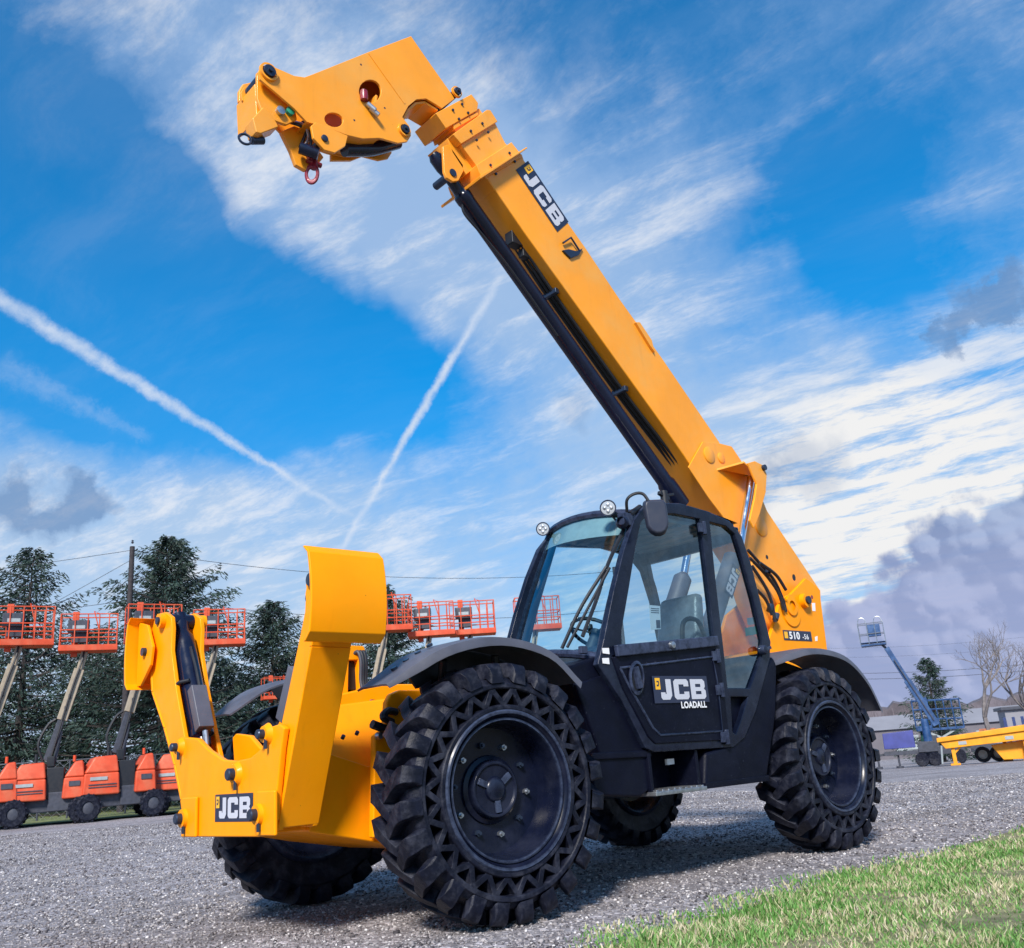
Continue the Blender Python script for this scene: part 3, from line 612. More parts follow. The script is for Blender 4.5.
# windscreen: gently bowed sheet, pillars, header
BL0, TL0 = Vector((-.93,1.09,1.43)), Vector((-1.47,1.09,2.45)); BF0, TF0 = Vector((-.99,.14,1.50)), Vector((-1.53,.14,2.54))
def wsp(u_, v_, off=0):
    p = BL0.lerp(BF0,u_).lerp(TL0.lerp(TF0,u_), v_); bow = .10*(1-(2*u_-1)**2) + .03*(1-(2*v_-1)**2)
    return p + Vector((.9,0,.42))*(bow+off)
b = MB(); n = 12; v = [wsp(i/n,j/n) for i in range(n+1) for j in range(n+1)]
b.add(v, [(i*(n+1)+j,(i+1)*(n+1)+j,(i+1)*(n+1)+j+1,i*(n+1)+j+1) for i in range(n) for j in range(n)]); b.build('windscreen', GL, TH, fixn=False)
b = MB(); b.tube([wsp(0,j/6,-.01) for j in range(7)], .038, 8, False); b.build('front_pillar', FR, TH)
b = MB(); b.tube([wsp(1,j/6,-.01) for j in range(7)], .034, 8, False); b.build('front_pillar', FR, TH)
b = MB(); b.tube([wsp(i/8,1,0) for i in range(9)], .030, 8, False); b.build('windscreen_header', FR, TH)
b = MB(); b.tube([wsp(i/8,0,0) for i in range(9)], .028, 8, False); b.build('windscreen_sill', FR, TH)
vv = [wsp(i/8,.985,-.012) for i in range(9)]+[wsp(i/8,.84-.03*math.sin(math.pi*i/8),-.012) for i in range(9)]
b = MB(); b.add(vv, [(i,i+1,i+10,i+9) for i in range(8)]); b.build('sun_visor', LG, TH, fixn=False)
# wiper and its hose
w0, w1 = wsp(.28,.02,.03), wsp(.06,.56,.05)
b = MB(); b.tube([w0, w0.lerp(w1,.5)+Vector((.03,0,0)), w1], .012, 8); b.tube([w0+Vector((.0,.05,0)), w1+Vector((0,.03,-.01))], .010, 8, False); WI = b.build('wiper', RU, TH)
b = MB(); b.tube([wsp(.02,.93,.035), wsp(.07,.6,.03), wsp(.085,.35,.03), wsp(.13,.10,.03)], .014, 6); b.build('wiper_blade', RU, WI)
b = MB(); q = up(583,650,1,1.06); b.box(q,(.06,.03,.05)); b.build('washer_nozzle', FR, TH, bevel=.006)
for py in (651,661):
    b = MB(); q = up(606,py,1,1.145); b.prism([(q.x-.03,q.z-.02),(q.x+.03,q.z-.015),(q.x+.03,q.z+.018),(q.x-.03,q.z+.02)],1,1.142,1.146); b.build('white_sticker', WH, TH)
# rear wall and pillars
b = MB(); b.bar((-2.64,.14,2.5),(-2.78,.14,1.45),.06); b.bar((-2.60,.14,2.48),(-2.60,1.1,2.48),.06); b.box((-2.72,.6,1.32),(.05,.95,.25)); b.build('rear_frame', FR, TH, bevel=.006)
# interior
b = MB(); b.box((-2.05,.66,1.38),(.50,.48,.14)); SEAT = b.build('seat', SEATM, TH, bevel=.04)
b = MB(); 
b.hull8([(-2.22,.44,1.42),(-2.22,.88,1.42),(-2.36,.88,1.42),(-2.36,.44,1.42)],[(-2.36,.47,1.98),(-2.36,.85,1.98),(-2.46,.85,1.98),(-2.46,.47,1.98)]); b.build('seat_back', SEATM, SEAT, bevel=.04)
b = MB(); b.tube([(-2.0,.93,1.5),(-2.05,.93,1.72),(-2.22,.93,1.74),(-2.3,.93,1.6)],.018,8); b.build('grab_rail', RU, TH)
b = MB(); sc = Vector((-1.42,.62,1.66)); sa = Vector((-.55,0,.83)).normalized()
b.ring([(.185+.014*math.cos(a),.014*math.sin(a)) for a in [k*math.pi/4 for k in range(8)]], sc, sa, 32, closed=True)
for k in range(3):
    a = k*2.09+.5; e1 = sa.orthogonal().normalized(); e2 = sa.cross(e1); b.bar(sc, sc+(e1*math.cos(a)+e2*math.sin(a))*.18, .03, .012)
b.cyl(sc-sa*.02, sc+sa*.02, .045); SW = b.build('steering_wheel', RU, TH)
b = MB(); b.cyl(sc, sc-sa*.45, .035, .06); b.build('steering_column', DG, TH)
b = MB(); b.hull8([(-1.05,.25,1.1),(-1.05,1.05,1.1),(-1.35,1.05,1.1),(-1.35,.25,1.1)],[(-1.08,.3,1.5),(-1.08,1.0,1.5),(-1.28,.95,1.56),(-1.28,.35,1.56)]); b.build('dashboard', DG, TH, bevel=.02)
b = MB(); b.hull8([(-1.6,.18,1.2),(-1.6,.36,1.2),(-2.4,.36,1.2),(-2.4,.18,1.2)],[(-1.7,.2,1.56),(-1.7,.34,1.56),(-2.3,.34,1.62),(-2.3,.2,1.62)]); b.build('side_console', DG, TH, bevel=.02)
b = MB(); b.cyl((-1.75,.28,1.56),(-1.72,.28,1.74),.012); b.ring([(.001,.04),(.025,.03),(.028,0),(.001,-.03)], (-1.72,.28,1.76), (0,0,1), 12); b.build('joystick', RU, TH)
# mirror, lamps
mc = up(656,517,1,1.28); b = MB()
mp = [(-.088,.09),(-.080,.12),(-.055,.132),(.055,.132),(.080,.12),(.088,.09),(.092,-.04),(.080,-.085),(.055,-.125),(.02,-.14),(-.02,-.138),(-.055,-.115),(-.078,-.07)]; nm_ = len(mp)
ex = Vector((-.80,.60,0)).normalized(); en_ = Vector((.60,.80,0)).normalized()
b.add([mc+ex*x+Vector((0,0,z))+en_*-.02 for x,z in mp]+[mc+ex*x*.85+Vector((0,0,z*.85))+en_*.03 for x,z in mp], [tuple(range(nm_))[::-1], tuple(range(nm_,2*nm_))]+[(i,(i+1)%nm_,nm_+(i+1)%nm_,nm_+i) for i in range(nm_)])
MIR = b.build('mirror', mat('mirror_shell', (.028,.033,.055), .35, spec=.4), TH, bevel=.012)
b = MB(); b.tube([up(627,512,1,1.12), up(627,500,1,1.16), up(634,494,1,1.2), up(643,494,1,1.24), up(650,503,1,1.27), mc+Vector((0,0,.08))], .011, 8); b.tube([up(630,514,1,1.12), up(640,507,1,1.1)], .02, 8, False); b.build('mirror_arm', RU, MIR)
def lamp(c, ax, r, par=None):
    ax = Vector(ax).normalized(); b = MB(); b.ring([(r*.5,-r*1.0),(r*.9,-r*.55),(r*1.05,0),(r*1.05,r*.15),(r*.9,r*.16)], c, ax, 24); b.ring([(r*.5,-r*1.0),(.001,-r*1.05)], c, ax, 24); o = b.build('work_light', FR, TH)
    b = MB(); b.ring([(r*.92,r*.10),(r*.6,r*.16),(r*.001,r*.18)], c, ax, 24); b.build('lens', MW, o)
    for k in range(4):
        a_ = k*1.57+.78; e1 = ax.orthogonal().normalized(); e2 = ax.cross(e1)
        b = MB(); b.ring([(r*.26,.0),(r*.2,.006),(.001,.008)], Vector(c)+ax*r*.15+(e1*math.cos(a_)+e2*math.sin(a_))*r*.42, ax, 10); b.build('lamp_cell', ST, o)
    b = MB(); b.bar(Vector(c)-ax*r*.6, Vector(c)-ax*r*.6+Vector((-.09,.0,-.045)), .025); b.tube([Vector(c)-ax*r, Vector(c)+Vector((-.08,-.05,-.02)), Vector(c)+Vector((-.12,-.02,-.1))], .008, 6); b.build('lamp_bracket', RU, o)
lamp(up(543,529,1,.18), (.85,.62,-.12), .052); lamp(up(608,508,1,1.0), (.85,.62,-.12), .056)
q = up(622,522,1,1.1); b = MB(); b.ring([(.03,.03),(.05,0),(.04,-.06),(.001,-.07)], q, (.8,.5,.1), 14); b.box(q+Vector((-.04,0,.02)),(.1,.06,.09)); b.build('indicator_lamp', FR, TH, bevel=.006)
q = up(664,496,1,.9); b = MB(); b.cyl(q+Vector((0,0,-.12)), q+Vector((0,0,.04)), .03); b.bar(q+Vector((-.05,0,-.02)), q+Vector((.06,0,.02)), .03); b.bar(q+Vector((0,0,.0)), q+Vector((-.12,0,.03)), .02); b.build('aerial_bracket', RU, TH, bevel=.004)

# ---- fenders
def fender(prof, y0, y1, side=1):
    b = MB(); n = len(prof); vs_ = []; outer_ = []
    P = []
    E_ = [Vector(prof[0])*2-Vector(prof[1])]+[Vector(p) for p in prof]+[Vector(prof[-1])*2-Vector(prof[-2])]
    for i in range(1, len(E_)-2):
        for k in range(5):
            t = k/5; a, c, d, e = E_[i-1:i+3]; P.append(.5*((2*c)+(d-a)*t+(2*a-5*c+4*d-e)*t*t+(3*c-a-3*d+e)*t**3))
    P.append(Vector(prof[-1])); n = len(P)
    cr = [(y0,-.02),(y0+(y1-y0)*.2,0),(y0+(y1-y0)*.8,0),(y1-(y1-y0)*.03,-.012),(y1,-.05)]
    for off in (0,-.012):
        for i, p in enumerate(P):
            tn = (P[min(i+1,n-1)]-P[max(0,i-1)]).normalized(); nm = Vector((-tn.y, tn.x)); nm = nm if nm.y > 0 or (nm.x < 0 and i > n/2) else -nm
            tf = min(1, i/(n*.22)) if True else 1
            for (y, z) in cr:
                yy = y0+(y-y0)*(0.72+.28*tf)
                zz = z*min(1,.4+tf); vs_.append((p.x+nm.x*(zz+off), yy, p.y+nm.y*(zz+off)))
    k = len(cr)
    f = [(i*k+j,(i+1)*k+j,(i+1)*k+j+1,i*k+j+1) for i in range(n-1) for j in range(k-1)]; N_ = n*k
    f += [tuple(q+N_ for q in g)[::-1] for g in f]
    f += [(i*k+k-1,(i+1)*k+k-1,N_+(i+1)*k+k-1,N_+i*k+k-1) for i in range(n-1)] + [(i*k,N_+i*k,N_+(i+1)*k,(i+1)*k) for i in range(n-1)]
    f += [(j,j+1,N_+j+1,N_+j) for j in range(k-1)] + [((n-1)*k+j,N_+(n-1)*k+j,N_+(n-1)*k+j+1,(n-1)*k+j+1) for j in range(k-1)]
    return b.add(vs_, f)
fp = [(.72,1.27),(.42,1.455),(.0,1.53),(-.40,1.46),(-.66,1.27)]
rp = [(-2.93,1.42),(-3.2,1.52),(-3.55,1.53),(-3.9,1.46),(-4.17,1.27),(-4.33,1.02)]
fender(fp, .78, 1.19).build('fender', FE, TH); fender(fp, -.78, -1.19).build('fender', FE, TH)
fender(rp, .72, 1.20).build('fender', FE, TH); fender(rp, -.72, -1.20).build('fender', FE, TH)
for s in (1,-1):
    b = MB(); lo_z = 1.22; ar = [(.42,1.42),(.20,1.49),(.0,1.518),(-.2,1.50),(-.40,1.445),(-.64,1.25)]
    b.prism(ar+[(-.70,1.0),(-.55,1.15),(-.3,1.28),(0,1.33),(.3,1.27)], 1, s*.76-.01, s*.76+.01); b.build('fender_liner', RU, TH)
    b = MB(); b.prism([(-2.98,1.38),(-3.2,1.47),(-3.5,1.49),(-3.85,1.42),(-4.15,1.22),(-3.9,1.22),(-3.4,1.33),(-3.05,1.2)], 1, s*.74-.01, s*.74+.01); b.build('fender_liner', RU, TH)
    b = MB(); b.tube([(.15,s*.72,.9),(.16,s*.80,1.2),(.2,s*.9,1.42)], .025, 8); b.build('fender_bracket', RU, TH); b = MB(); b.tube([(-.2,s*.72,.95),(-.22,s*.84,1.2),(-.2,s*.9,1.45)], .025, 8); b.build('fender_bracket', RU, TH)
for k in range(4):
    q = Vector((.60-.075*k, .98+.01*k, 1.352+.042*k)); b = MB(); b.ring([(.02,0),(.02,.014),(.001,.014)], q, (.45,0,.9), 6); b.build('fender_bolt', PN, TH)

# ---- engine pod on the far side
b = MB(); b.prism([(-.9,.75),(-.85,1.25),(-1.0,1.42),(-2.7,1.62),(-2.95,1.5),(-3.0,.8)], 1, -1.12, -.42); ENG = b.build('engine_cover', BK, TH, bevel=.03)
b = MB()
for k in range(8): b.box((-1.2-.18*k,-1.125,1.2),(.10,.02,.30))
b.build('vent', RU, ENG)

# ---- front nose
b = MB(); b.prism(PX(1,.50,[(309,832),(376,843),(440,850),(470,820),(470,765),(368,766),(326,752),(318,760)]), 1, -.50, .50); b.build('nose_box', Y, TH, bevel=.012)
b = MB(); lo_ = [(.70,.496,.80),(.70,-.496,.80),(-.7,-.496,.80),(-.7,.496,.80)]; hi_ = [(.62,.20,1.22),(.62,-.24,1.22),(-.7,-.30,1.34),(-.7,.24,1.34)]
b.hull8(lo_, hi_); b.build('nose_cowl', Y, TH, bevel=.015)
b = MB(); b.prism([(.60,1.20),(-.7,1.32),(-.7,1.36),(.1,1.36),(.60,1.27)], 1, -.19, .15); b.build('nose_ridge', Y, TH, bevel=.01)
b = MB(); b.prism(PX(1,.58,[(387,702),(391,694),(400,690),(440,690),(470,700),(470,840),(373,838),(375,736),(385,728)]), 1, .53, .58); AP = b.build('axle_plate', Y, TH, bevel=.01)
b = MB(); q = up(378,736,1,.62); b.ring([(.001,.03),(.018,.03),(.022,0)], q, (0,1,0), 12); b.build('bolt', ST, AP)
b = MB(); b.tube([up(396,712,1,.62), up(388,711,1,.64), up(383,717,1,.66), up(392,722,1,.64)], .022, 8); b.tube([up(372,724,1,.62), up(385,729,1,.62)], .026, 8, False); b.build('brake_hose', RU, TH)
for (px,py) in ((343,737),(357,733)):
    q = up(px,py,1,.46); b = MB(); b.ring([(.001,.01),(.012,.01),(.012,-.01)], q, (0,.7,.7), 10); b.build('bolt', PN, TH)
# hose tower on the nose
b = MB(); tp = PX(1,.02,[(338,700),(340,650),(346,645),(364,646),(366,652),(367,700),(360,700),(358,660),(349,660),(348,700)]); b.prism(tp, 1, -.22, .02); b.build('hose_tower', Y, TH, bevel=.006)
b = MB(); b.prism(PX(1,-.02,[(347,662),(359,662),(359,690),(347,690)]), 1, -.20, -.02); b.build('valve_block', RU, TH, bevel=.006)
for k in range(3):
    b = MB(); b.tube([up(352+3*k,655,1,.0), up(358+3*k,652,1,.04), up(361+2.5*k,662,1,.06), up(361+2.5*k,682,1,.06), up(366+2*k,696,1,.1), up(376+k,706,1,.2)], .012, 8); b.build('hose', RU if k else DG, TH)

# ---- stabiliser frame with its two legs
XF = 1.135
fr = PX(0,XF,[(177,741),(181,737),(197,738.5),(208,750),(223,760),(236,761),(250,758),(262,748),(267,728),(279,724),(284,728),(281,748),(274,820),(258,837),(197,837),(184,823),(181,803),(179,775)])
b = MB(); b.prism(fr, 0, XF-.035, XF); SF = b.build('stabiliser_frame', Y, TH, bevel=.008)
b = MB(); b.prism([(y*.80+.01,z-.0) for y,z in fr], 0, .80, .835); b.build('rear_plate', Y, SF, bevel=.008)
ymin, ymax = -.44, .50
b = MB(); b.prism([(-.42,.555),(.46,.555),(.46,.60),(-.42,.60)], 0, .82, XF-.03); b.prism([(-.30,.9),(-.2,.82),(.2,.80),(.30,.86),(.30,.92),(.2,.86),(-.2,.87),(-.30,.95)], 0, .82, XF-.03); b.prism([(-.1,.56),(.1,.56),(.1,.84),(-.1,.84)],0,.4,.83); b.build('cross_plate', Y, SF, bevel=.006)
def boss(px, py, x=XF, r=.055, rp_=.030, par=None, y0=None, ln=.05):
    q = up(px,py,0,x); b = MB(); b.ring([(r+.012,0),(r,.02),(r*.92,ln),(rp_,ln)], q, (1,0,0), 24); o = b.build('pin_boss', Y, par or SF)
    b = MB(); b.ring([(rp_,ln-.03),(rp_,ln+.03),(rp_*.8,ln+.036),(.001,ln+.036)], q, (1,0,0), 20); b.cyl(q+Vector((ln*.8,.02,-r-.03)), q+Vector((ln*.8,.02,-r+.02)), .010, n=8); b.build('pin', PN, o)
    return q
boss(181,747,r=.045,rp_=.026,ln=.03); boss(188,818,r=.055,rp_=.031,ln=.045); boss(237,774,r=.054,rp_=.033,ln=.025); boss(268,734,r=.046,rp_=.026,ln=.03); boss(263,814,r=.055,rp_=.031,ln=.045)
for (px, py, w_, h_) in ((190,817,.20,.22),(267,813,.20,.22)):
    q = up(px,py,0,XF+.012); b = MB(); b.box(q,(.022,w_,h_)); b.build('doubler_plate', Y, SF, bevel=.008)
rt_ = Vector((0,1,0)); jcb(SF, up(216.5,818.5,0,XF+.001), rt_, (0,0,1), .110, ws=1.26)
def stab_leg(side, prof, outer_line, padc, padtop):
    # prof: (y,z) of the flange plates; side +1 = near
    b = MB(); b.prism(prof, 0, 1.065, 1.095); b.prism(prof, 0, .865, .895)
    n = len(outer_line); t = .022
    for i in range(n-1):
        (y0, z0), (y1, z1) = outer_line[i], outer_line[i+1]; s = side
        g_ = s*.005; b.hull8([(.86,y0+g_,z0),(1.100,y0+g_,z0),(1.100,y0-s*t,z0),(.86,y0-s*t,z0)],[(.86,y1+g_,z1),(1.100,y1+g_,z1),(1.100,y1-s*t,z1),(.86,y1-s*t,z1)])
    L = b.build('stabiliser_leg', Y, TH, bevel=.006)
    return L
flp = PX(0,1.095,[(154,621),(157,614),(165,612),(171,617),(172,628),(171,650),(176,690),(184,735),(197,800),(196,822),(184,822),(181,800),(174,765),(164,728),(152,692),(150,660),(149,642)])
fol = [(flp[i][0]-.004, flp[i][1]) for i in (16,15,14,13,12,11,10)]
LF = stab_leg(-1, flp, [ (y+.004,z) for y,z in fol], None, None)
nol = PX(0,1.095,[(300,829),(312,745),(325,643)]); 
ny0 = up(309,827,0,.865); ny1 = up(348,645,0,.865)
no = [(.60,.585),(.955,1.47),(1.02,1.66),(1.03,1.82)]
nprof = [(.40,.62),(.42,.57),(.60,.575)]+no[1:]+[(1.0,1.87),(.95,1.87),(.90,1.80),(.885,1.66),(.80,1.47),(.58,1.0),(.42,.80)]
LN = stab_leg(1, nprof, no, None, None)
for L, s in ((LF,-1),(LN,1)):
    px_ = up(163,621,0,1.10) if s < 0 else Vector((1.10,.965,1.80))
    b = MB(); b.ring([(.05,-.02),(.048,.03 if s < 0 else .004),(.026,.03 if s < 0 else .004)], px_, (1,0,0), 20); b.ring([(.05,-.02),(.048,.03),(.026,.03)], px_-Vector((.27,0,0)), (1,0,0), 20); b.build('pin_boss', Y, L)
    b = MB(); b.cyl(px_-Vector((.30,0,0)), px_+Vector((.045 if s < 0 else .0,0,0)), .026); b.build('pin', PN, L)
    # cylinder between the flanges
    top = px_-Vector((.12,0,0)); q = up(180,748,0,XF); bot = Vector((.98, q.y if s < 0 else -q.y, q.z)); ax = (bot-top).normalized(); Lc = (bot-top).length
    b = MB(); b.ring([(.001,-.06),(.05,-.05),(.052,.02),(.05,.10),(.068,.14),(.070,.20),(.070,Lc-.12),(.075,Lc-.11),(.075,Lc-.07),(.05,Lc-.05),(.045,Lc),(.001,Lc+.01)], top, ax, 24); b.cyl(top-Vector((.08,0,0)), top+Vector((.08,0,0)), .05); CYL = b.build('stabiliser_cylinder', CY, L)
    sd = Vector((0,1,0))*(-s); e = sd
    m_ = top+ax*(Lc*.72)+e*.10+Vector((.02,0,0)); b = MB(); rot = Matrix((Vector((1,0,0)), ax.cross(Vector((1,0,0))).normalized(), ax)).transposed(); b.box(m_, (.10,.075,.30), rot); b.build('valve_guard', FE, CYL, bevel=.006)
    b = MB(); b.tube([top+ax*(Lc*.5)+e*.08+Vector((.05,0,0)), top+ax*(Lc*.52)+Vector((.10,0,0)), top+ax*(Lc*.60)-e*.07+Vector((.08,0,0)), top+ax*(Lc*.98)-e*.06+Vector((.06,0,-.02))], .012, 8); b.tube([top+ax*.22+e*.08, top+ax*(Lc*.4)+e*.10, top+ax*(Lc*.55)+e*.10], .010, 8); b.build('hose', RU, CYL)
    b = MB(); b.tube([top+ax*(Lc*.70)-e*.068+Vector((.075,0,0)), top+ax*(Lc*.78)-e*.066+Vector((.073,0,0))], .018, 8, False); b.tube([m_+ax*.16, m_+ax*.26-e*.02], .017, 8, False); b.build('hose_fitting', ST, CYL)
    b = MB(); q2 = top+ax*(Lc*.80); b.ring([(.0712,0),(.0712,.06)], q2, ax, 16, a0=.2, a1=1.9) ; b.build('data_label', WH, CYL)
    # foot pad: curved plate with two gussets
    yo = (-1.33 if s < 0 else 1.13); z0, z1 = 1.475, 1.965; x0, x1 = .76, 1.215
    arc = []; 
    for k in range(13):
        t = k/12; z = z0+(z1-z0)*t; cy = yo + s*.035*(1-(2*t-1)**2)
        if k in (0,12): cy -= s*.035
        arc.append((cy, z))
    b = MB(); b.prism(arc+[(y-s*.02,z) for y,z in arc][::-1], 0, x0, x1); PAD = b.build('foot_pad', Y, L, bevel=.005)
    gw = .27 if s < 0 else .16
    for gx in ((x0+.075, x0+.10), (x1-.10, x1-.075)) if s > 0 else ((.80,.82),(1.12,1.14)):
        g = [(yo-s*.01,1.50),(yo-s*.01,1.94),(yo-s*gw*.6,1.90),(yo-s*gw,1.74),(yo-s*gw*.9,1.62),(yo-s*gw*.3,1.50)]
        b = MB(); b.prism(g, 0, gx[0], gx[1]); b.build('gusset', Y, PAD, bevel=.004)
    b = MB(); b.cyl((.78,yo-s*.15,1.72),(1.165 if s < 0 else 1.13,yo-s*.15,1.72),.028); b.build('pin', PN, PAD)
    if s > 0:
        b = MB(); b.ring([(.034,0),(.034,.03),(.001,.034)], (1.13,1.045,1.80), (1,0,0), 14); b.build('pin_cap', PN, PAD)

# ---- boom
BY, BN, BF_ = -.11, .08, -.30
side_px = [(486.5,176.6),(525.4,233.5),(593.8,328.5),(663,425),(690.8,465),(709,497),(735,530),(757,565),(768,600),(778,622),(795,640),(812,628),(820,590),(768,512),(755,480),(741,460),(732,446),(720,443),(719,441),(661,356),(620,299),(586,248),(522,157)]
P_ = PX(1,BN,side_px); b = MB(); b.prism(P_, 1, BF_, BN); BOOM = b.build('boom_outer_section', YB, TH, bevel=.012)
# raised details on the boom side
def plate(px, y, th, nm, par=BOOM, m=YB, bev=.004): b = MB(); b.prism(PX(1,y,px), 1, y-th, y+.0); return b.build(nm, m, par, bevel=bev)
plate([(688.5,467),(703,441.5),(719,443),(732,446.5),(741,460),(768,512),(790,545),(820,590),(812,628),(795,642),(781,624),(770,600),(757,567),(735,532),(709,498)], BN+.016, .015, 'tail_side_plate', bev=.006)
plate([(636,322),(640,322),(652,340),(655,352),(650,345)], BN+.03, .05, 'lifting_eye')
def disc(px, py, y, r, h_, nm, m=YB, par=BOOM, rn=0):
    q = up(px,py,1,y); b = MB(); b.ring([(r,-.02),(r,h_-.004),(r-.006,h_),(.001 if not rn else rn,h_)], q, (0,1,0), 28); return b.build(nm, m, par)
disc(709,455,BN+.016,.085,.012,'pressed_disc'); disc(721,458,BN+.016,.055,.012,'pressed_disc'); disc(761,527,BN+.016,.10,.012,'pressed_disc')
for (px,py,r) in ((767,557,.022),(794,577,.03)):
    q = up(px,py,1,BN+.018); b = MB(); b.ring([(r,0),(.001,0)], q, (0,1,0), 14); b.build('access_hole', RU, BOOM)
# lift ram bracket: shelf and cheek
sh0 = up(714,471,1,BN+.015); sh1 = up(750,461,1,.30); sh2 = up(766,486,1,.30)
b = MB(); b.prism(PX(1,.30,[(748,463),(755,461),(763,465),(767,474),(766,492),(760,514),(754,528),(750,520),(755,498),(757,484)]), 1, .275, .30); b.build('ram_bracket_cheek', YB, BOOM, bevel=.006)
a0, a1 = up(716,471,1,BN+.01), up(760,473,1,BN+.01); c0, c1 = up(744,463,1,.28), up(764,481,1,.28)
b = MB(); tv = Vector((0,0,.022)); b.hull8([a0,a1,c1,c0],[a0+tv,a1+tv,c1+tv,c0+tv]); b.build('ram_bracket_shelf', YB, BOOM, bevel=.004)
q = up(763,468,1,.30); b = MB(); b.cyl(q-Vector((0,.2,0)), q+Vector((0,.03,0)), .03); b.build('pin', PN, BOOM)
# lift ram: rod from bracket into barrel behind the cab
ra = up(751,478,1,.20); rb = up(738,560,1,.20); ax = (rb-ra).normalized(); 
b = MB(); b.cyl(ra, rb, .038); b.build('lift_ram_rod', CH, TH)
rc = up(706,640,1,.20); ax = (rc-rb).normalized(); b = MB(); b.ring([(.04,0),(.085,.02),(.085,.9),(.09,.92),(.09,1.1),(.001,1.1)], up(733,556,1,.20), (rc-up(733,556,1,.20)), 24); LR = b.build('lift_ram_barrel', FE, TH)
e0 = up(733,556,1,.20); axr = (rc-e0).normalized(); upr = Vector((0,1,0)).cross(axr); upr = upr if upr.z > -9 else -upr
rg_ = axr; uu = Vector((0,1,0)).cross(rg_)
jcb(LR, e0+axr*.18+Vector((0,.088,0))-uu*.05, rg_, uu, .10)
m0, m1, m2 = up(690,540,1,-.02), up(684,574,1,-.02), up(668,625,1,-.02)
b = MB(); b.cyl(m0, m1, .035); b.build('compensation_rod', CH, TH); b = MB(); b.ring([(.04,0),(.085,.06),(.085,.5),(.07,.56),(.001,.56)], m1, m2-m1, 20); b.build('compensation_ram', FE, TH)
b = MB(); b.bar((-2.74,.16,1.45),(-2.74,1.1,1.45),.06); b.bar((-2.66,.16,2.42),(-2.66,1.1,2.42),.05,.12); b.build('rear_window_frame', FR, TH, bevel=.005)
# extension cylinder slung under the boom
c0_, c1_ = up(462,195,1,BY), up(670,489,1,BY); 
b = MB(); axc = (c1_-c0_).normalized(); L_ = (c1_-c0_).length; b.ring([(.001,-.42),(.04,-.42),(.062,-.38),(.062,-.28),(.05,-.22),(.055,-.06),(.062,-.02),(.080,.0),(.080,.06),(.075,.07),(.075,L_*.97),(.09,L_*.98),(.09,L_+.2),(.001,L_+.2)], c0_, axc, 28); EX = b.build('extension_cylinder', CY, TH)
b = MB(); b.tube([c0_+axc*.12+Vector((.09,0,.02)), c0_+axc*.22+Vector((.14,0,-.03)), c0_+axc*.45+Vector((.10,0,-.02)), c0_+axc*.8+Vector((.055,.02,-.04)), c0_+axc*1.5+Vector((.055,.02,-.045))], .012, 8); b.build('hose', RU, EX)
# hoses along the near lower edge
hy = -.07
h0, h1 = up(517,243,1,hy), up(709,511,1,hy); dn = Vector((.62,0,-.78))
b = MB(); q = up(514,240,1,hy); b.box(q,(.13,.10,.13)); b.box(q+Vector((-.12,0,-.1)),(.10,.07,.1)); b.build('hose_clamp', RU, BOOM, bevel=.008)
for k in range(3):
    o_ = Vector((0,-.05+.04*k,0)); b = MB(); b.tube([h0+o_, up(531,264,1,hy)+o_, up(551,294,1,hy)+o_, up(620,391,1,hy)+o_, up(683,473,1,hy)+o_, h1+o_], .016, 8); b.build('hose', RU, BOOM)
for (px,py) in ((551,294),(620,391),(684,474)):
    q = up(px,py,1,hy); b = MB(); b.box(q,(.05,.17,.05)); b.build('hose_clamp', PN, BOOM, bevel=.006)
# decals on the boom
q0 = up(524,194,1,BN); q1 = up(566,234,1,BN); dk = up(565,229,1,BN)-up(522,172,1,BN)
dd = (up(557,232,1,BN)-up(515.5,170,1,BN)).normalized(); ud = Vector((0,1,0)).cross(dd)
ua = up(569,226,1,BN)-up(557,235,1,BN); hgt = abs(ua.dot(ud)); lng = abs((up(557,232,1,BN)-up(515.5,170,1,BN)).dot(dd))
hL = hgt/1.32; jcb(BOOM, up(515.5,170,1,BN)+Vector((0,.003,0))+dd*(.16*hL)+ud*(.16*hL), dd, ud, hL, ws=(lng/hL-.2)/3.15)
# small boom marker flap
q = up(571,247,1,BN+.004); b = MB(); a_ = [up(563,236,1,BN+.004),up(573,235,1,BN+.004),up(582,249,1,BN+.004),up(575,255,1,BN+.004),up(564,249,1,BN+.004),up(562,246,1,BN+.004)]
b.prism(PX(1,BN+.02,[(563,250),(569,249),(577,251),(583,248),(579,255),(571,258)]), 1, BN-.005, BN+.02); MK = b.build('angle_indicator', PN, BOOM, bevel=.004)
b = MB(); b.tube([up(563,243,1,BN+.02),up(571,237.5,1,BN+.03),up(579,250,1,BN+.02)], .010, 8, False); b.build('indicator_arm', PN, MK)
# collars and inner stages, nose end  (px outline on the near face, near y, far y)
g4 = lambda pts: [(400+x*.15826, 70+y*.15823) for x, y in pts]
def stage(pts, yn, nm, par=None, m=YB, bv=.006, crop=True):
    b = MB(); b.prism(PX(1,yn,g4(pts)), 1, 2*BY-yn, yn); return b.build(nm, m, par or TH, bevel=bv)
stage([(500,640),(770,530),(790,590),(600,760),(553,690)], BN-.004, 'boom_mouth', BOOM)
stage([(485,598),(705,455),(776,545),(515,672),(500,640)], BN+.015, 'boom_collar', BOOM)
stage([(505,668),(512,685),(806,494),(800,486)], BN+.085, 'collar_flange', BOOM, bv=.003)
S2 = stage([(385,470),(480,600),(510,640),(720,520),(665,460),(620,370),(600,330)], BN-.03, 'boom_second_section')
stage([(335,405),(550,250),(572,252),(618,325),(388,466)], BN-.005, 'boom_collar', S2)
S3 = stage([(300,360),(335,355),(500,262),(495,225),(440,300),(600,360),(520,430),(400,470)][:0] or [(320,350),(500,240),(560,330),(400,440)], BN-.065, 'boom_third_section')
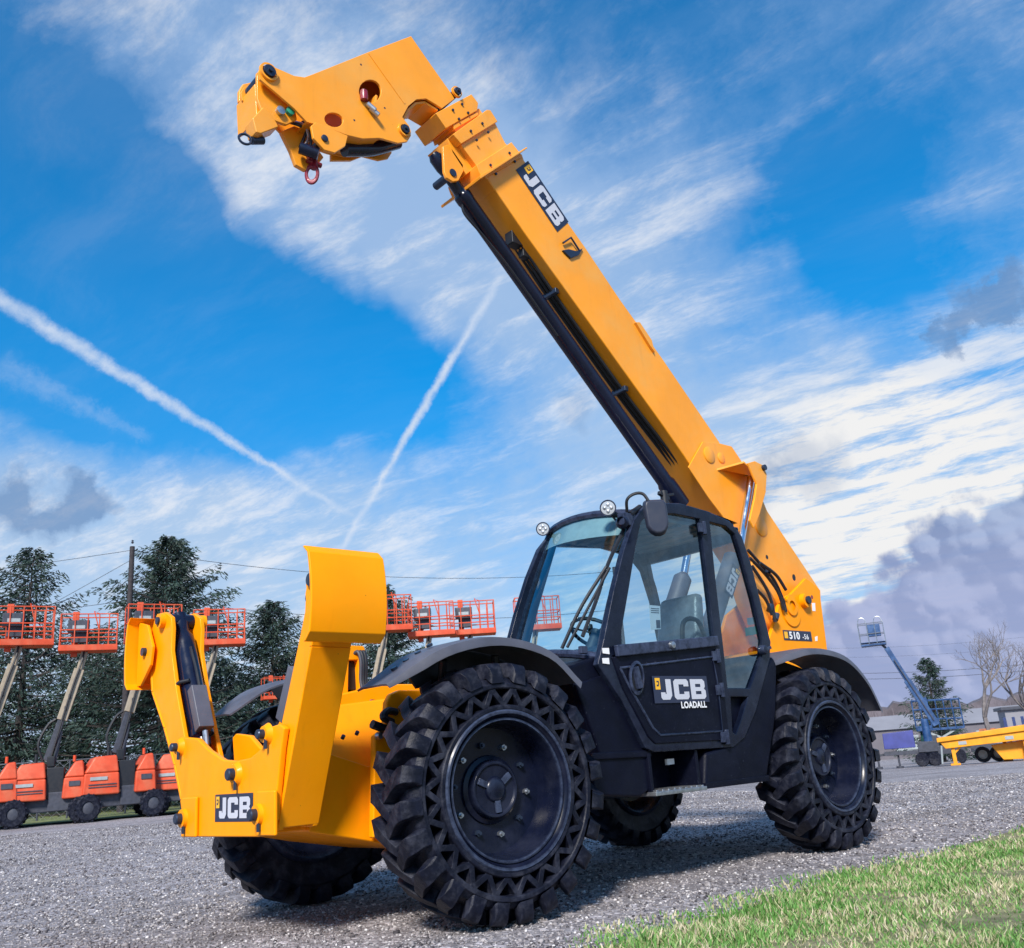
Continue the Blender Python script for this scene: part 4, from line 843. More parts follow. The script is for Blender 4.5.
stage([(226,272),(452,152),(495,208),(490,255),(292,368)], BN-.035, 'boom_collar', S3)
stage([(335,345),(492,262),(498,285),(345,375)], BN-.045, 'wear_strip', S3)
def pins(pts, y, par, r=.012):
    for x, y_ in pts:
        q = up(400+x*.15826, 70+y_*.15823, 1, y); b = MB(); b.ring([(r,0),(r,.012),(.001,.012)], q, (0,1,0), 8); b.build('bolt', PN, par)
pins([(332,255),(390,218),(370,312),(428,273)], BN-.035, S3); pins([(445,388),(518,340),(482,445),(555,395)], BN-.005, S2); pins([(570,603),(690,527)], BN+.015, BOOM); pins([(604,658),(724,580)], BN+.002, BOOM)
# cylinder lugs under the second section
for y0 in (.0,-.17):
    b = MB(); b.prism(PX(1,y0,g4([(272,480),(310,470),(400,600),(402,640),(370,700),(335,705),(295,680),(280,640)])), 1, y0-.03, y0); b.build('cylinder_lug', YB, S2, bevel=.006)
q = up(400+338*.158,70+648*.158,1,.01); b = MB(); b.cyl(q-Vector((0,.25,0)), q+Vector((0,.0,0)), .035); b.build('pin', PN, S2)
b = MB(); b.prism(PX(1,0.0,g4([(300,430),(420,440),(500,600),(420,660),(330,520)])), 1, -.22, -.0); b.build('lug_mount', YB, S2, bevel=.006)
# gooseneck head
g1 = lambda pts: [(220+x*.3711, 20+y*.3709) for x, y in pts]
hp = g1([(515,43),(560,108),(625,200),(632,212),(598,238),(580,226),(556,212),(530,214),(508,232),(492,262),(510,285),(515,312),(505,328),(480,332),(430,318),(385,320),(342,310),(288,290),(235,275),(200,238),(150,195),(108,160),(103,140),(112,124),(130,120),(150,128),(200,150),(228,154),(250,146),(400,86)])
HN, HF = BN-.04, 2*BY-(BN-.04)
h1_ = PX(1,HN,g1([(405+30*math.cos(a),192+31*math.sin(a)) for a in [k*.3307 for k in range(19)]])); h2_ = PX(1,HN,g1([(307+25*math.cos(a)*1-2*math.sin(a),269+19*math.sin(a)+4*math.cos(a)) for a in [k*.3491 for k in range(18)]]))
b = MB(); b.prism(PX(1,HN,hp), 1, HN-.022, HN, [h1_, h2_]); HD = b.build('boom_head', YB, TH, bevel=.004)
b = MB(); b.prism(PX(1,HN,hp), 1, HF, HF+.022); b.build('far_plate', YB, HD, bevel=.004)
def strip(pts, nm, t=.02):
    P = [up(x,y,1,HN) for x, y in g1(pts)]; b = MB()
    for a, c in zip(P[:-1], P[1:]):
        nn = (c-a).cross(Vector((0,1,0))).normalized()*t
        lo = [a, c, c+nn, a+nn]; b.hull8([Vector((v.x,HF+.024,v.z)) for v in lo],[Vector((v.x,HN-.024,v.z)) for v in lo])
    return b.build(nm, YB, HD, bevel=.003)
strip([(250,148),(400,88),(513,46)], 'top_plate'); strip([(513,46),(560,110),(622,202)], 'back_plate')
strip([(592,236),(556,214),(530,217),(510,235),(496,262)][::-1], 'throat_plate'); strip([(235,268),(288,282),(342,302),(385,312),(430,310)], 'bottom_plate')
strip([(430,200),(420,260),(380,290)], 'inner_web')
for (x,y,r) in ((130,142,.055),(495,298,.045),(636,196,.04)):
    q = up(220+x*.3711,20+y*.3709,1,HN); b = MB(); b.ring([(r*1.35,0),(r*1.3,.02),(r,.02)], q, (0,1,0), 24); b.build('pin_boss', YB, HD)
    b = MB(); b.cyl(Vector((q.x,HF-.04,q.z)), q+Vector((0,.035,0)), r*.85); b.ring([(r*.35,.035),(r*.35,.055),(.001,.055)], q, (0,1,0), 12); b.build('pin', PN, HD)
b = MB(); a_, c_2 = up(220+402*.3711,20+90*.3709,1,HN+.002), up(220+498*.3711,20+225*.3709,1,HN+.002); b.bar(a_, c_2, .004, .018); b.build('weld_seam', YB, HD)
q = up(364,96,1,HN+.02); b = MB(); b.ring([(.001,.05),(.03,.045),(.034,0),(.03,-.04),(.001,-.045)], q, (0,0,1), 14); b.build('red_coupling', RD, HD)
for k in range(2):
    b = MB(); qq = q+Vector((-.03-.03*k,.0,-.06-.03*k)); b.cyl(qq, qq+Vector((-.06,.02,-.05)), .022); b.build('coupling', ST, HD)
for (x,y) in ((380,120),(444,237),(362,270)):
    q = up(220+x*.3711,20+y*.3709,1,HN+.001); b = MB(); b.ring([(.009,0),(.001,.0)], q, (0,1,0), 8); b.build('bolt_hole', PN, HD)
# second row: tilt lug, lower yoke, tilt cylinder
b = MB(); b.prism(PX(1,HN+.03,g1([(246,285),(258,275),(345,312),(338,340),(310,358),(282,350),(252,318)])), 1, HN+.004, HN+.03); LG_ = b.build('tilt_lug', YB, HD, bevel=.005)
q = up(220+281*.3711,20+320*.3709,1,HN+.03); b = MB(); b.ring([(.028,-.3),(.028,.012),(.022,.016),(.001,.016)], q, (0,1,0), 18); b.build('pin', PN, LG_)
b = MB(); b.prism(PX(1,HF-.0,g1([(300,345),(345,330),(420,310),(480,330),(460,345),(440,372),(395,362),(355,378),(300,378)])), 1, HF-.03, HF-.002); b.build('lower_web', YB, HD, bevel=.004)
b = MB(); b.prism(PX(1,-.12,g1([(165,300),(200,285),(240,300),(262,345),(280,370),(262,392),(232,405),(205,390),(190,350)])), 1, -.16, -.12); b.build('lower_yoke', YB, HD, bevel=.006)
b = MB(); b.tube([up(220+335*.3711,20+350*.3709,1,BY), up(220+410*.3711,20+348*.3709,1,BY), up(220+478*.3711,20+330*.3709,1,BY)], .055, 14); b.build('tilt_cylinder', CY, HD)
b = MB(); b.tube([up(220+215*.3711,20+345*.3709,1,-.06), up(220+265*.3711,20+362*.3709,1,.0)], .045, 14, False); b.build('pivot_tube', CY, HD)
# quick-hitch carriage
CR = MB(); CR.prism(PX(1,-.02,g1([(100,140),(112,150),(150,190),(205,250),(208,268),(180,282),(150,272),(118,258),(100,210)])), 1, -.05, -.02); CR = CR.build('hitch_carriage', YB, TH, bevel=.006)
b = MB(); b.prism(PX(1,.0,g1([(90,262),(118,232),(132,240),(155,275),(160,286),(112,304),(100,300)])), 1, -.14, -.01); b.build('hitch_block', YB, CR, bevel=.008)
b = MB(); b.prism(PX(1,-.34,g1([(52,190),(62,172),(95,165),(130,200),(150,275),(120,300),(85,270),(72,232),(52,218)])), 1, -.38, -.34); b.build('far_cheek', YB, CR, bevel=.008)
b = MB(); b.prism(PX(1,-.05,g1([(95,170),(120,160),(140,240),(100,262)])), 1, -.36, -.06); b.build('hitch_beam', YB, CR, bevel=.008)
for (x,y,m_) in ((160,248,ST),(186,249,GN)):
    q = up(220+x*.3711,20+y*.3709,1,-.02); b = MB(); b.ring([(.034,0),(.034,.03),(.02,.035),(.001,.036)], q, (0,1,0), 14); b.build('pin', m_, CR)
q = up(220+85*.3711,20+325*.3709,1,-.1); b = MB(); b.cyl(q, q+Vector((-.09,0,.04)), .03); b.ring([(.045+.010*math.cos(a),.010*math.sin(a)) for a in [k*math.pi/3 for k in range(6)]], q+Vector((.05,0,-.01)), (.2,1,.1), 18, closed=True); b.build('locking_pin', PN, CR)
for k in range(3):
    b = MB(); b.tube([up(220+(185+18*k)*.3711,20+275*.3709,1,-.1), up(220+(215+14*k)*.3711,20+285*.3709,1,-.05), up(220+(232+6*k)*.3711,20+(300+20*k)*.3709,1,-.08), up(220+(215+8*k)*.3711,20+345*.3709,1,-.12)], .012, 8); b.build('hose', ST if k == 1 else RU, HD)
# hook and shackle
def tor(c, n, R_, r_, m_, nm, par, sx=1.0):
    b = MB(); b.ring([(R_+r_*math.cos(a),r_*math.sin(a)) for a in [k*math.pi/4 for k in range(8)]], (0,0,0), n, 24, closed=True); b.v = [Vector((v.x*sx,v.y*sx,v.z))+Vector(c) for v in b.v]; return b.build(nm, m_, par)
HK = tor(up(311,152,1,-.10), (.6,.8,0), .05, .018, RD, 'shackle', HD, .8); tor(up(312,174,1,-.10), (.75,.66,0), .072, .022, RD, 'hook', HD, .62)
b = MB(); q = up(314,163,1,-.10); b.cyl(q+Vector((-.06,0,.0)), q+Vector((.06,0,.0)), .02); b.cyl(q+Vector((0,0,-.05)), q+Vector((0,0,.04)), .028); b.build('swivel', RD, HD)

# ---- tail tower (chassis uprights carrying the boom pivot)
for (y1, y0, nm) in ((.22,.18,'tower_plate'),(-.40,-.44,'tower_plate')):
    b = MB(); b.prism(PX(1,.22,[(779,605),(789,596),(806,578),(812,582),(820.5,590),(821,600),(827.5,650),(829,668),(778,684),(764,684),(769,640),(776,618)]), 1, y0, y1)
    tw_ = b.build(nm, Y, TH, bevel=.008)
    if y1 > 0: TWR = tw_
q = up(790,606,1,.222); b = MB(); b.ring([(.16,0),(.155,.012),(.001,.012)], q+Vector((.0,0,-.05)), (0,1,0), 28); b.ring([(.10,.0),(.098,.028),(.05,.03)], q, (0,1,0), 28); b.build('pivot_boss', Y, TWR)
b = MB(); q = up(803,601,1,.222); b.ring([(.075,0),(.07,.05),(.03,.052)], q, (0,1,0), 28); b.build('pin_boss', Y, TWR); b = MB(); b.cyl(q-Vector((0,.7,0)), q+Vector((0,.075,0)), .040); b.build('pivot_pin', PN, TWR)
for (px,py,r,m_) in ((783,604,.03,RU),(794,578,.03,RU),(787,595.5,.008,PN),(790,595.5,.008,PN),(812,597,.02,RD)):
    q = up(px,py,1,.2215); b = MB(); b.ring([(r,0),(.001,.001)], q, (0,1,0), 14); b.build('plate_hole', m_, TWR)
b = MB(); b.prism(PX(1,.222,[(812,603),(815,603),(815.5,611),(812.5,611)]), 1, .2205, .2225); b.build('small_label', WH, TWR)
b = MB(); b.prism(PX(1,.222,[(815,637),(817.5,636),(817.5,641),(815.5,641)]), 1, .2205, .2225); b.build('small_label', WH, TWR)
dt = Vector((-1,0,0)); o_ = up(784,640,1,.222); e_ = up(812,640,1,.222); Wd = abs(e_.x-o_.x); Hd = abs(up(784,630,1,.222).z-o_.z)
b = MB(); b.add([o_+Vector((0,.002,0)), o_+dt*Wd+Vector((0,.002,0)), o_+dt*Wd+Vector((0,.002,Hd)), o_+Vector((0,.002,Hd))], [(0,1,2,3)]); MP = b.build('model_panel', ND, TWR, fixn=False)
text('510', o_+Vector((0,.001,Hd*.16))+dt*(Wd*.19), dt, (0,0,1), Hd*.98, WH, MP, bold=.0035, xs=1.25)
text('-56', o_+Vector((0,.001,Hd*.18))+dt*(Wd*.655), dt, (0,0,1), Hd*.72, WH, MP, bold=.001, xs=1.15)
b = MB(); p_ = o_+Vector((0,.004,Hd*.18))+dt*(Wd*.03); b.add([p_, p_+dt*(Wd*.12), p_+dt*(Wd*.12)+Vector((0,0,Hd*.66)), p_+Vector((0,0,Hd*.66))],[(0,1,2,3)]); b.build('emblem', DY, MP, fixn=False)
b = MB(); b.prism([(-3.1,.9),(-3.1,1.25),(-3.9,1.62),(-5.0,1.75),(-5.25,1.5),(-5.1,.9)], 1, -.42, .20); b.build('rear_chassis', Y, TH, bevel=.01)
b = MB(); b.prism(PX(1,.40,[(780,668),(800,655),(812,690),(780,700)]), 1, .2, .40); b.build('rear_gusset', Y, TH, bevel=.008)
# hoses between cab and tower
for k, pts in enumerate([[(748,550),(762,566),(774,580),(783,600),(786,612)],[(750,558),(766,575),(778,592),(784,610)],[(752,566),(766,588),(772,604),(775,622)],[(757,590),(766,600),(772,615)],[(760,563),(776,575),(786,590)]]):
    b = MB(); b.tube([up(x,y,1,.24+.02*k) for x, y in pts], .016, 8); b.build('hose', RU, TH)
for (px,py) in ((768,572),(776,617),(770,608)):
    b = MB(); q = up(px,py,1,.27); b.ring([(.001,-.04),(.03,-.035),(.03,.035),(.001,.04)], q, (.6,0,-.8), 10); b.build('hose_fitting', PN, TH)
b = MB(); b.prism(PX(1,.12,[(752,560),(762,575),(775,600),(778,625),(768,640),(752,610)]), 1, .10, .12); b.build('inner_guard', YB, TH, bevel=.004)
# ================================================================== behind: row of orange boom lifts
def make_lift():
    t = thing('boom_lift', None, None)
    b = MB(); b.box((0,0,.62),(2.1,1.3,.42)); b.box((.55,-.72,.72),(1.1,.1,.60)); ch = b.build('chassis', DG, t, bevel=.03)
    for sx in (-1,1):
        for sy in (-1,1):
            w_ = MB(); w_.ring([(.20,-.16),(.36,-.17),(.41,-.12),(.42,0),(.41,.12),(.36,.17),(.20,.16),(.18,.10),(.001,.10)], (sx*1.05,sy*.92,.42), (0,sy,0), 24)
            for k in range(16):
                a = k*math.pi/8; w_.box((sx*1.05+.41*math.cos(a),sy*.92,.42+.41*math.sin(a)),(.05,.33,.05), Matrix.Rotation(-a,3,'Y'))
            tt = w_.build('wheel', RB, t)
            r_ = MB(); r_.ring([(.19,.105),(.16,.12),(.05,.125),(.001,.13)], (sx*1.05,sy*.92,.42), (0,sy,0), 16); r_.build('rim', DG, tt)
    def hood(x0, x1, y0, y1):
        b = MB(); b.hull8([(x0,y0,.78),(x1,y0,.78),(x1,y1,.78),(x0,y1,.78)],[(x0+.04,y0+.04,1.45),(x1-.04,y0+.04,1.45),(x1-.04,y1-.04,1.45),(x0+.04,y1-.04,1.45)])
        b.hull8([(x0+.04,y0+.04,1.45),(x1-.04,y0+.04,1.45),(x1-.04,y1-.04,1.45),(x0+.04,y1-.04,1.45)],[(x0+.35,y0+.16,1.95),(x1-.12,y0+.16,1.98),(x1-.12,y1-.16,1.98),(x0+.35,y1-.16,1.95)]); return b
    hood(-1.25,-.05,-.95,.95).build('engine_hood', OR, t, bevel=.06)
    hood(.42,1.15,-.95,.95).build('tank_hood', OR, t, bevel=.06)
    b = MB(); b.box((-.75,-.955,1.28),(.55,.01,.10)); b.build('hood_label', LG, t)
    b = MB(); b.box((-.62,-.955,1.02),(.9,.012,.03)); b.box((-.62,-.955,1.10),(.9,.012,.03)); b.build('hood_vent', DG, t)
    b = MB(); b.box((.80,-.955,1.25),(.35,.012,.16)); b.build('warning_label', DG, t)
    b = MB(); b.tube([(-.05,-.2,2.0),(.12,-.22,2.7),(.30,-.22,3.5),(.58,-.22,4.6),(.76,-.2,5.2),(.85,-.1,5.7)], .035, 6); b.build('boom_hose', RU, t)
    b = MB(); b.tube([(-.25,.1,2.0),(-.45,.1,2.6),(-.2,.1,3.2),(.05,.1,3.4)], .05, 6); b.build('lift_hose', RU, t)
    b = MB(); b.box((.18,0,1.35),(.55,1.5,.9)); b.box((.0,-.1,2.0),(.25,.4,.35)); b.build('turret', RU, t, bevel=.03)
    b = MB(); b.cyl((.75,-.5,1.95),(.75,-.5,2.15),.05,n=10); b.build('beacon', OR, t)
    b = MB(); b.tube([(-.45,-.6,1.9),(-.45,-.6,2.25)],.05,8,False); b.build('exhaust', RU, t)
    b = MB(); b.bar((-.15,0,2.05),(.35,0,3.75),.22,.22); b.bar((.1,.0,2.0),(.25,.0,3.0),.12,.12); b.build('lower_boom', DG, t, bevel=.01)
    b = MB(); b.bar((.25,0,3.35),(.72,0,5.05),.30,.34); B_2 = b.build('upper_boom', TN, t, bevel=.015)
    for k in range(2): b = MB(); b.box((.35+.11*k,-.16,3.72+.40*k),(.08,.02,.16)); b.build('boom_slot', DG, B_2)
    b = MB(); b.bar((.72,0,5.0),(.86,0,5.65),.20,.22); b.build('jib', TN, t, bevel=.01)
    b = MB(); b.bar((.5,.15,5.5),(.5,.15,7.08),.22,.16); b.build('basket_post', OR, t, bevel=.015)
    cx = .97; z0, z1 = 5.75, 6.92; hx, hy_ = .95, .42
    b = MB(); b.box((cx,0,z0),(2*hx+.06,2*hy_+.06,.20)); bk = b.build('basket_floor', OR, t, bevel=.01)
    b = MB(); rr = .021
    for z in (z1, z0+.62, z0+.35):
        P = [(cx-hx,-hy_,z),(cx+hx,-hy_,z),(cx+hx,hy_,z),(cx-hx,hy_,z),(cx-hx,-hy_,z)]
        for a, c in zip(P[:-1],P[1:]): b.tube([a,c],rr,6,False)
    for x in (-hx,-hx*.5,-.05,hx*.35,hx*.7,hx):
        for y in (-hy_,hy_): b.tube([(cx+x,y,z0),(cx+x,y,z1)],rr,6,False)
    b.tube([(cx+hx*.35,-hy_,z0+.62),(cx+hx*.15,-hy_,z1+.1),(cx+hx*.35,-hy_,z1)],rr,6,False)
    b.build('basket_rails', OR, t)
    b = MB(); b.box((cx-.35,-.25,z0+.75),(.72,.28,.42)); b.box((cx-.30,-.1,z0+.38),(.5,.2,.35)); cb = b.build('control_box', DG, t, bevel=.02)
    b = MB(); b.box((cx-.35,-.395,z0+.72),(.42,.01,.12)); b.build('control_label', LG, cb)
    return t
LIFT = make_lift(); vr = Vector((_rh.x,_rh.y,0))
def face(p, extra=0):
    v = Vector((p.x-CP.x, p.y-CP.y)).normalized(); return math.atan2(-v.x, v.y) + extra
# column in the photo, distance, extra turn, label
lifts = [(-27,33,.0,'orange boom lift at the far left, only its basket and one dark wheel in view'),
 (44,33,.0,'orange boom lift nearest the left edge with hoods and tan boom in full view'),
 (113,33,.05,'orange boom lift second in the row, basket just above the yellow stabiliser foot'),
 (184,33.5,.0,'orange boom lift half hidden by the yellow stabiliser leg, basket right of the black cylinder'),
 (363,34,.02,'orange boom lift whose basket peeks out right of the tall yellow foot pad'),
 (409,34.5,.0,'orange boom lift raised above the near front fender, middle of the three there'),
 (452,35,-.03,'orange boom lift with basket just left of the windscreen'),
 (520,35,.0,'orange boom lift seen through the left part of the cab windscreen')]
for i, (px, dist, ex, lab) in enumerate(lifts):
    o = LIFT if i == 0 else copy_tree(LIFT); p = ground_at(px+5, dist); o.location = (p.x,p.y,gz(p.x,p.y)); o.rotation_euler = (0,0,face(p,ex+[.0,-.04,.07,-.02,.05,-.06,.03,.08][i]))
    tag(o, lab, 'boom lift', 'orange boom lifts parked in a row behind the telehandler')
    s = (.87,.87,[.94,.905,.95,.93,.985,.945,.95,.95,.93][i]); o.scale = s
# one lower basket further back
o = copy_tree(LIFT); p = ground_at(262,41); o.location = (p.x,p.y,0); o.rotation_euler = (0,0,face(p,.2)); o.scale = (.72,.72,.70)
tag(o, 'farther orange boom lift whose small basket shows low over the far front fender', 'boom lift', 'orange boom lifts parked in a row behind the telehandler')

# verge and chain-link fence behind the lifts
def band(name, pts, m, kind='structure'):
    b = MB(); b.add(pts, [tuple(range(len(pts)))]); return tag(b.build(name, m, fixn=False), kind=kind)
ga, gb, gc, gd = ground_at(-160,35.5), ground_at(820,37), ground_at(820,70), ground_at(-160,70)
GV = mat('verge_grass', (.12,.155,.045), .9, var=.5, vscale=1.2, bump=.6, bscale=6, dust_sheen=(.26,.22,.13,.7))
band('grass_verge', [Vector((p.x,p.y,.03)) for p in (ga,gb,gc,gd)], GV)
fa, fb = ground_at(-120,39), ground_at(520,40.5)
FN = thing('chain_link_fence', 'grey chain link fence running behind the orange lifts', 'fence', fa)
n = 24
b = MB()
for k in range(n+1):
    p = fa.lerp(fb,k/n); q = MB(); q.cyl((p.x,p.y,0),(p.x,p.y,2.0),.035,n=8); q.build('post', DG, FN)
b = MB(); b.tube([fa+Vector((0,0,1.98)), fb+Vector((0,0,1.98))], .025, 6, False); b.build('top_rail', DG, FN)
L = (fb-fa).length; dv = (fb-fa).normalized(); m_ = MB(); k = 0
wires_v, wires_f = [], []
step = .28
kk = int(L/step)
for i in range(kk):
    for sgn in (1,-1):
        a = fa+dv*(i*step); c = fa+dv*(i*step+sgn*2.0); u_ = Vector((0,0,.004)); s_ = dv*.006
        if 0 <= i*step+sgn*2.0 <= L: m_.add([a-s_,a+s_,c+s_+Vector((0,0,1.95)),c-s_+Vector((0,0,1.95))],[(0,1,2,3)])
m_.build('mesh_wire', ST, FN, fixn=False)

# ------------------------------------------------------------------ trees
def finish(V_, F_, name, m, parent):
    me = bpy.data.meshes.new(name); me.from_pydata([tuple(v) for v in V_], [], F_); o = bpy.data.objects.new(name, me); C.objects.link(o); o.parent = parent; me.materials.append(m); return o
def spruce(p, H, W_, seed, label, dens=1.0, leany=0, sparse=0.0, name='spruce_tree', cat='spruce tree', grp='evergreens behind the lifts'):
    rg = random.Random(seed); t = thing(name, label, cat, (p.x,p.y,p.z), rg.uniform(0,6), grp)
    b = MB(); b.tube([(0,0,-.2),(.04,0,H*.5),(0,.03,H*.97)], [.028*H*.6+.05,.012], 8, False); 
    V_, F_ = [], []; 
    nb = int(H*25*dens); bl = MB()
    for i in range(nb):
        f = (i+rg.random())/nb; z = H*(.07+.93*f**.92); r = W_*(1-f)**.80*(.50+.65*rg.random())+.10
        if rg.random() < sparse*(1-f): r *= .5
        a = rg.uniform(0,6.283); dr_ = Vector((math.cos(a),math.sin(a),0)); droop = -.38*(1-f)+.22*f; pts = []
        n_ = 6
        for k in range(n_+1):
            u_ = k/n_; pts.append(Vector((0,0,z))+dr_*(r*u_)+Vector((0,0,r*(droop*u_+.30*u_*u_))))
        bl.tube(pts, [.016+.012*r,.004], 4, False)
        for k in range(1, n_+1):
            u_ = k/n_; q = pts[k]; m_n = int((5+r*5.6)*dens)
            for _ in range(m_n):
                w2 = (1-u_*.55)*r*.34; sd = Vector((-dr_.y,dr_.x,0)); s0_ = rg.uniform(-1,1); q2 = q + sd*(s0_*w2)+dr_*rg.uniform(-.12,.12)*r + Vector((0,0,-abs(rg.gauss(0,.13))-.10*abs(s0_)*w2))
                dl = (dr_*rg.uniform(.3,1)+sd*s0_*.9+Vector((0,0,rg.uniform(-.9,.1)))).normalized()*rg.uniform(.12,.30); wv = dl.cross(Vector((rg.uniform(-1,1),rg.uniform(-1,1),rg.uniform(-.3,1)))).normalized()*rg.uniform(.014,.034)
                o_ = len(V_); V_ += [q2-wv, q2+wv, q2+dl*.6+wv*.9, q2+dl, q2+dl*.6-wv*.9]; F_.append((o_,o_+1,o_+2,o_+3,o_+4))
    for v, f in ((bl.v, bl.f),):
        o_ = len(b.v); b.v += v; b.f += [tuple(i+o_ for i in g) for g in f]
    tr_ = MB(); tr_.v = [v+Vector((p.x,p.y,p.z)) for v in b.v]; tr_.f = b.f; to = tr_.build('trunk', BARK, t, fixn=False)
    finish(V_, F_, 'crown', NEED, t); return t
SP = [(14,47,11.7,3.7,1,'tall spruce at the left edge with a bare lower trunk and thin pointed top',.72,.5),
      (160,45,11.9,4.0,2,'tallest dense spruce just right of the utility pole',1.05,.0),
      (272,48,9.3,3.3,3,'smaller spruce between the two yellow stabiliser feet',.95,.0),
      (392,50,10.3,3.4,4,'spruce right of the tall yellow foot pad behind the baskets',.9,.1),
      (85,54,9.0,3.8,5,'lower spruce filling in under the second basket',.8,.2),
      (215,55,7.4,3.4,6,'low spruce behind the black stabiliser cylinder',.8,.1),
      (335,56,8.2,3.4,7,'spruce mostly behind the tall yellow foot pad',.8,.1),
      (478,54,7.6,3.3,9,'low spruce behind the baskets beside the windscreen',.8,.1),
      (430,58,7.8,3.4,10,'low spruce behind the middle baskets right of the foot pad',.8,.1),
      (-40,52,10.5,3.7,8,'spruce cut by the left edge of the picture',.8,.2)]
for (px,dist,H,W_,sd,lab,dn_,sp_) in SP:
    p = ground_at(px,dist); spruce(p, H, W_*1.55, sd, lab, dn_, sparse=sp_)
def bare_tree(p, H, seed, label, m, grp, spread=.6, depth=6, r0=.16, dense=3):
    rg = random.Random(seed); t = thing('bare_tree', label, 'bare tree', (p.x,p.y,p.z), 0, grp); tk, cr = MB(), MB(); base = Vector((p.x,p.y,p.z))
    def go(a, dr_, L, r, lv):
        n_ = 3; pts = [a]; d_ = dr_.copy()
        for k in range(n_):
            d_ = (d_+Vector((rg.gauss(0,.10),rg.gauss(0,.10),rg.gauss(.03,.06)))).normalized(); pts.append(pts[-1]+d_*L/n_)
        (tk if lv <= 1 else cr).tube(pts, [r, r*.62], 6 if lv < 3 else 3, False)
        if lv >= depth: return
        for k in range(2 if lv == 0 else rg.choice((2,3,dense))):
            s_ = Vector((rg.gauss(0,1),rg.gauss(0,1),rg.gauss(0,.5))).normalized(); nd = (d_+s_*spread*(1 if k else .55)).normalized(); nd.z = max(nd.z, -.1); at_ = pts[-1] if k < 2 else pts[rg.randint(1,3)]
            go(at_, nd.normalized(), L*rg.uniform(.62,.84), r*rg.uniform(.5,.68), lv+1)
    go(base, Vector((0,0,1)), H*.24, r0, 0)
    tk.build('trunk', m, t, fixn=False); cr.build('crown', m, t, fixn=False); return t
for (px,dist,H,sd,lab) in [(62,58,8,11,'thin leafless tree between the two left spruces'),(440,52,9,12,'leafless tree behind the baskets left of the windscreen'),(310,57,7,13,'leafless tree between the small spruce and the tall foot pad'),(470,58,8,15,'leafless tree close to the windscreen edge')]:
    bare_tree(ground_at(px,dist), H, sd, lab, BARK, 'leafless trees behind the lifts', .55, 6, .10)
# utility pole with its wires
p = ground_at(121,41); PLO = thing('utility_pole', 'dark wooden utility pole beside the tallest spruce', 'utility pole', p)
b = MB(); b.cyl(p+Vector((0,0,-.3)), p+Vector((0,0,10.45)), .13, .10, 12); b.build('pole', POLE, PLO)
for k in (0,):
    b = MB(); b.ring([(.03,0),(.06,.05),(.03,.09),(.05,.13),(.001,.16)], p+Vector((0,0,10.16))+Vector((0,0,.42)), (0,0,1), 10); b.build('insulator', DG, PLO)
def wire(a, c, sag, lab, r=.018):
    r *= .6; b = MB(); pts = [a.lerp(c,k/16)-Vector((0,0,sag*4*(k/16)*(1-k/16))) for k in range(17)]; b.tube(pts, r, 5, False); tag(b.build('overhead_wire', RU), lab, 'wire', 'overhead wires')
dpt = Vector((_dh.x,_dh.y,0))
wire(p+Vector((0,0,10.3)), p-vr*34+Vector((0,0,9.6)), .5, 'topmost wire running left from the pole top')
p2 = ground_at(634,44); P2 = thing('utility_pole', 'second utility pole standing hidden behind the cab', 'utility pole', p2)
b = MB(); b.cyl(p2+Vector((0,0,-.3)), p2+Vector((0,0,9.2)), .16, .11, 12); b.build('pole', POLE, P2)
wire(p+Vector((0,0,10.3)), p2+Vector((0,0,9.0)), .7, 'upper wire running right from the pole towards the tall foot pad')
wire(p+Vector((0,0,8.2)), p-vr*34+Vector((0,0,7.8)), .4, 'lower wire running left from the pole')
wire(p+Vector((0,0,8.4)), p2+Vector((0,0,7.2)), .7, 'lower wire running right from the pole')
wire(p+Vector((0,0,9.9)), p-vr*9-dpt*2+Vector((0,0,4.6)), .05, 'slanting guy wire left of the pole')
wire(p+Vector((0,0,7.6)), p-vr*7-dpt*2+Vector((0,0,4.9)), .05, 'short lower guy wire left of the pole')
ra_, rb_ = ground_at(800,90), ground_at(1100,90)
for i, z in enumerate((6.6,6.1,8.0,8.8)):
    wire(ra_+Vector((0,0,z)), rb_+Vector((0,0,z-1.2)), .5, ['thick lower wire','faint wire just above the thick one','thin wire crossing below the blue basket','thin wire level with the blue basket'][i]+' over the right of the yard', .030 if i < 2 else .012)

# ------------------------------------------------------------------ right background
def on_ground(px, dist):
    p = ground_at(px, dist); p.z = gz(p.x,p.y); return p
def local(p, rz):                                          # builder in a thing's own axes: x right in the picture, y away
    return Matrix.Translation(p) @ Matrix.Rotation(rz,4,'Z')
def mk(mb, name, m, parent, bevel=0):                      # build a part given in the thing's own axes
    me_o = mb.build(name, m, None, bevel); me_o.parent = parent; return me_o
p = on_ground(905, 54); rz = face(p); BLF = thing('towable_lift', 'blue boom lift with raised narrow basket above the violet trailer hood', 'boom lift', p, rz)
K = 937/44.
b = MB(); b.box((.1,0,.72),(2.6,1.2,.18)); b.box((.9,-.2,.95),(.9,1.0,.5)); b.bar((-1.9,0,.62),(-1.1,0,.7),.12); mk(b,'trailer_frame',DG,BLF,.01)
b = MB(); b.hull8([(-1.15,-.6,.95),(.35,-.6,.95),(.35,.5,.95),(-1.15,.5,.95)],[(-1.12,-.55,1.72),(.35,-.55,1.80),(.35,.45,1.80),(-1.12,.45,1.72)]); mk(b,'engine_hood',PU,BLF,.03)
for x in (.55,1.15):
    b = MB(); b.ring([(.10,-.1),(.30,-.12),(.34,-.06),(.34,.06),(.30,.12),(.10,.1),(.001,.08)], (x,-.6,.34), (0,-1,0), 20); mk(b,'wheel',RB,BLF)
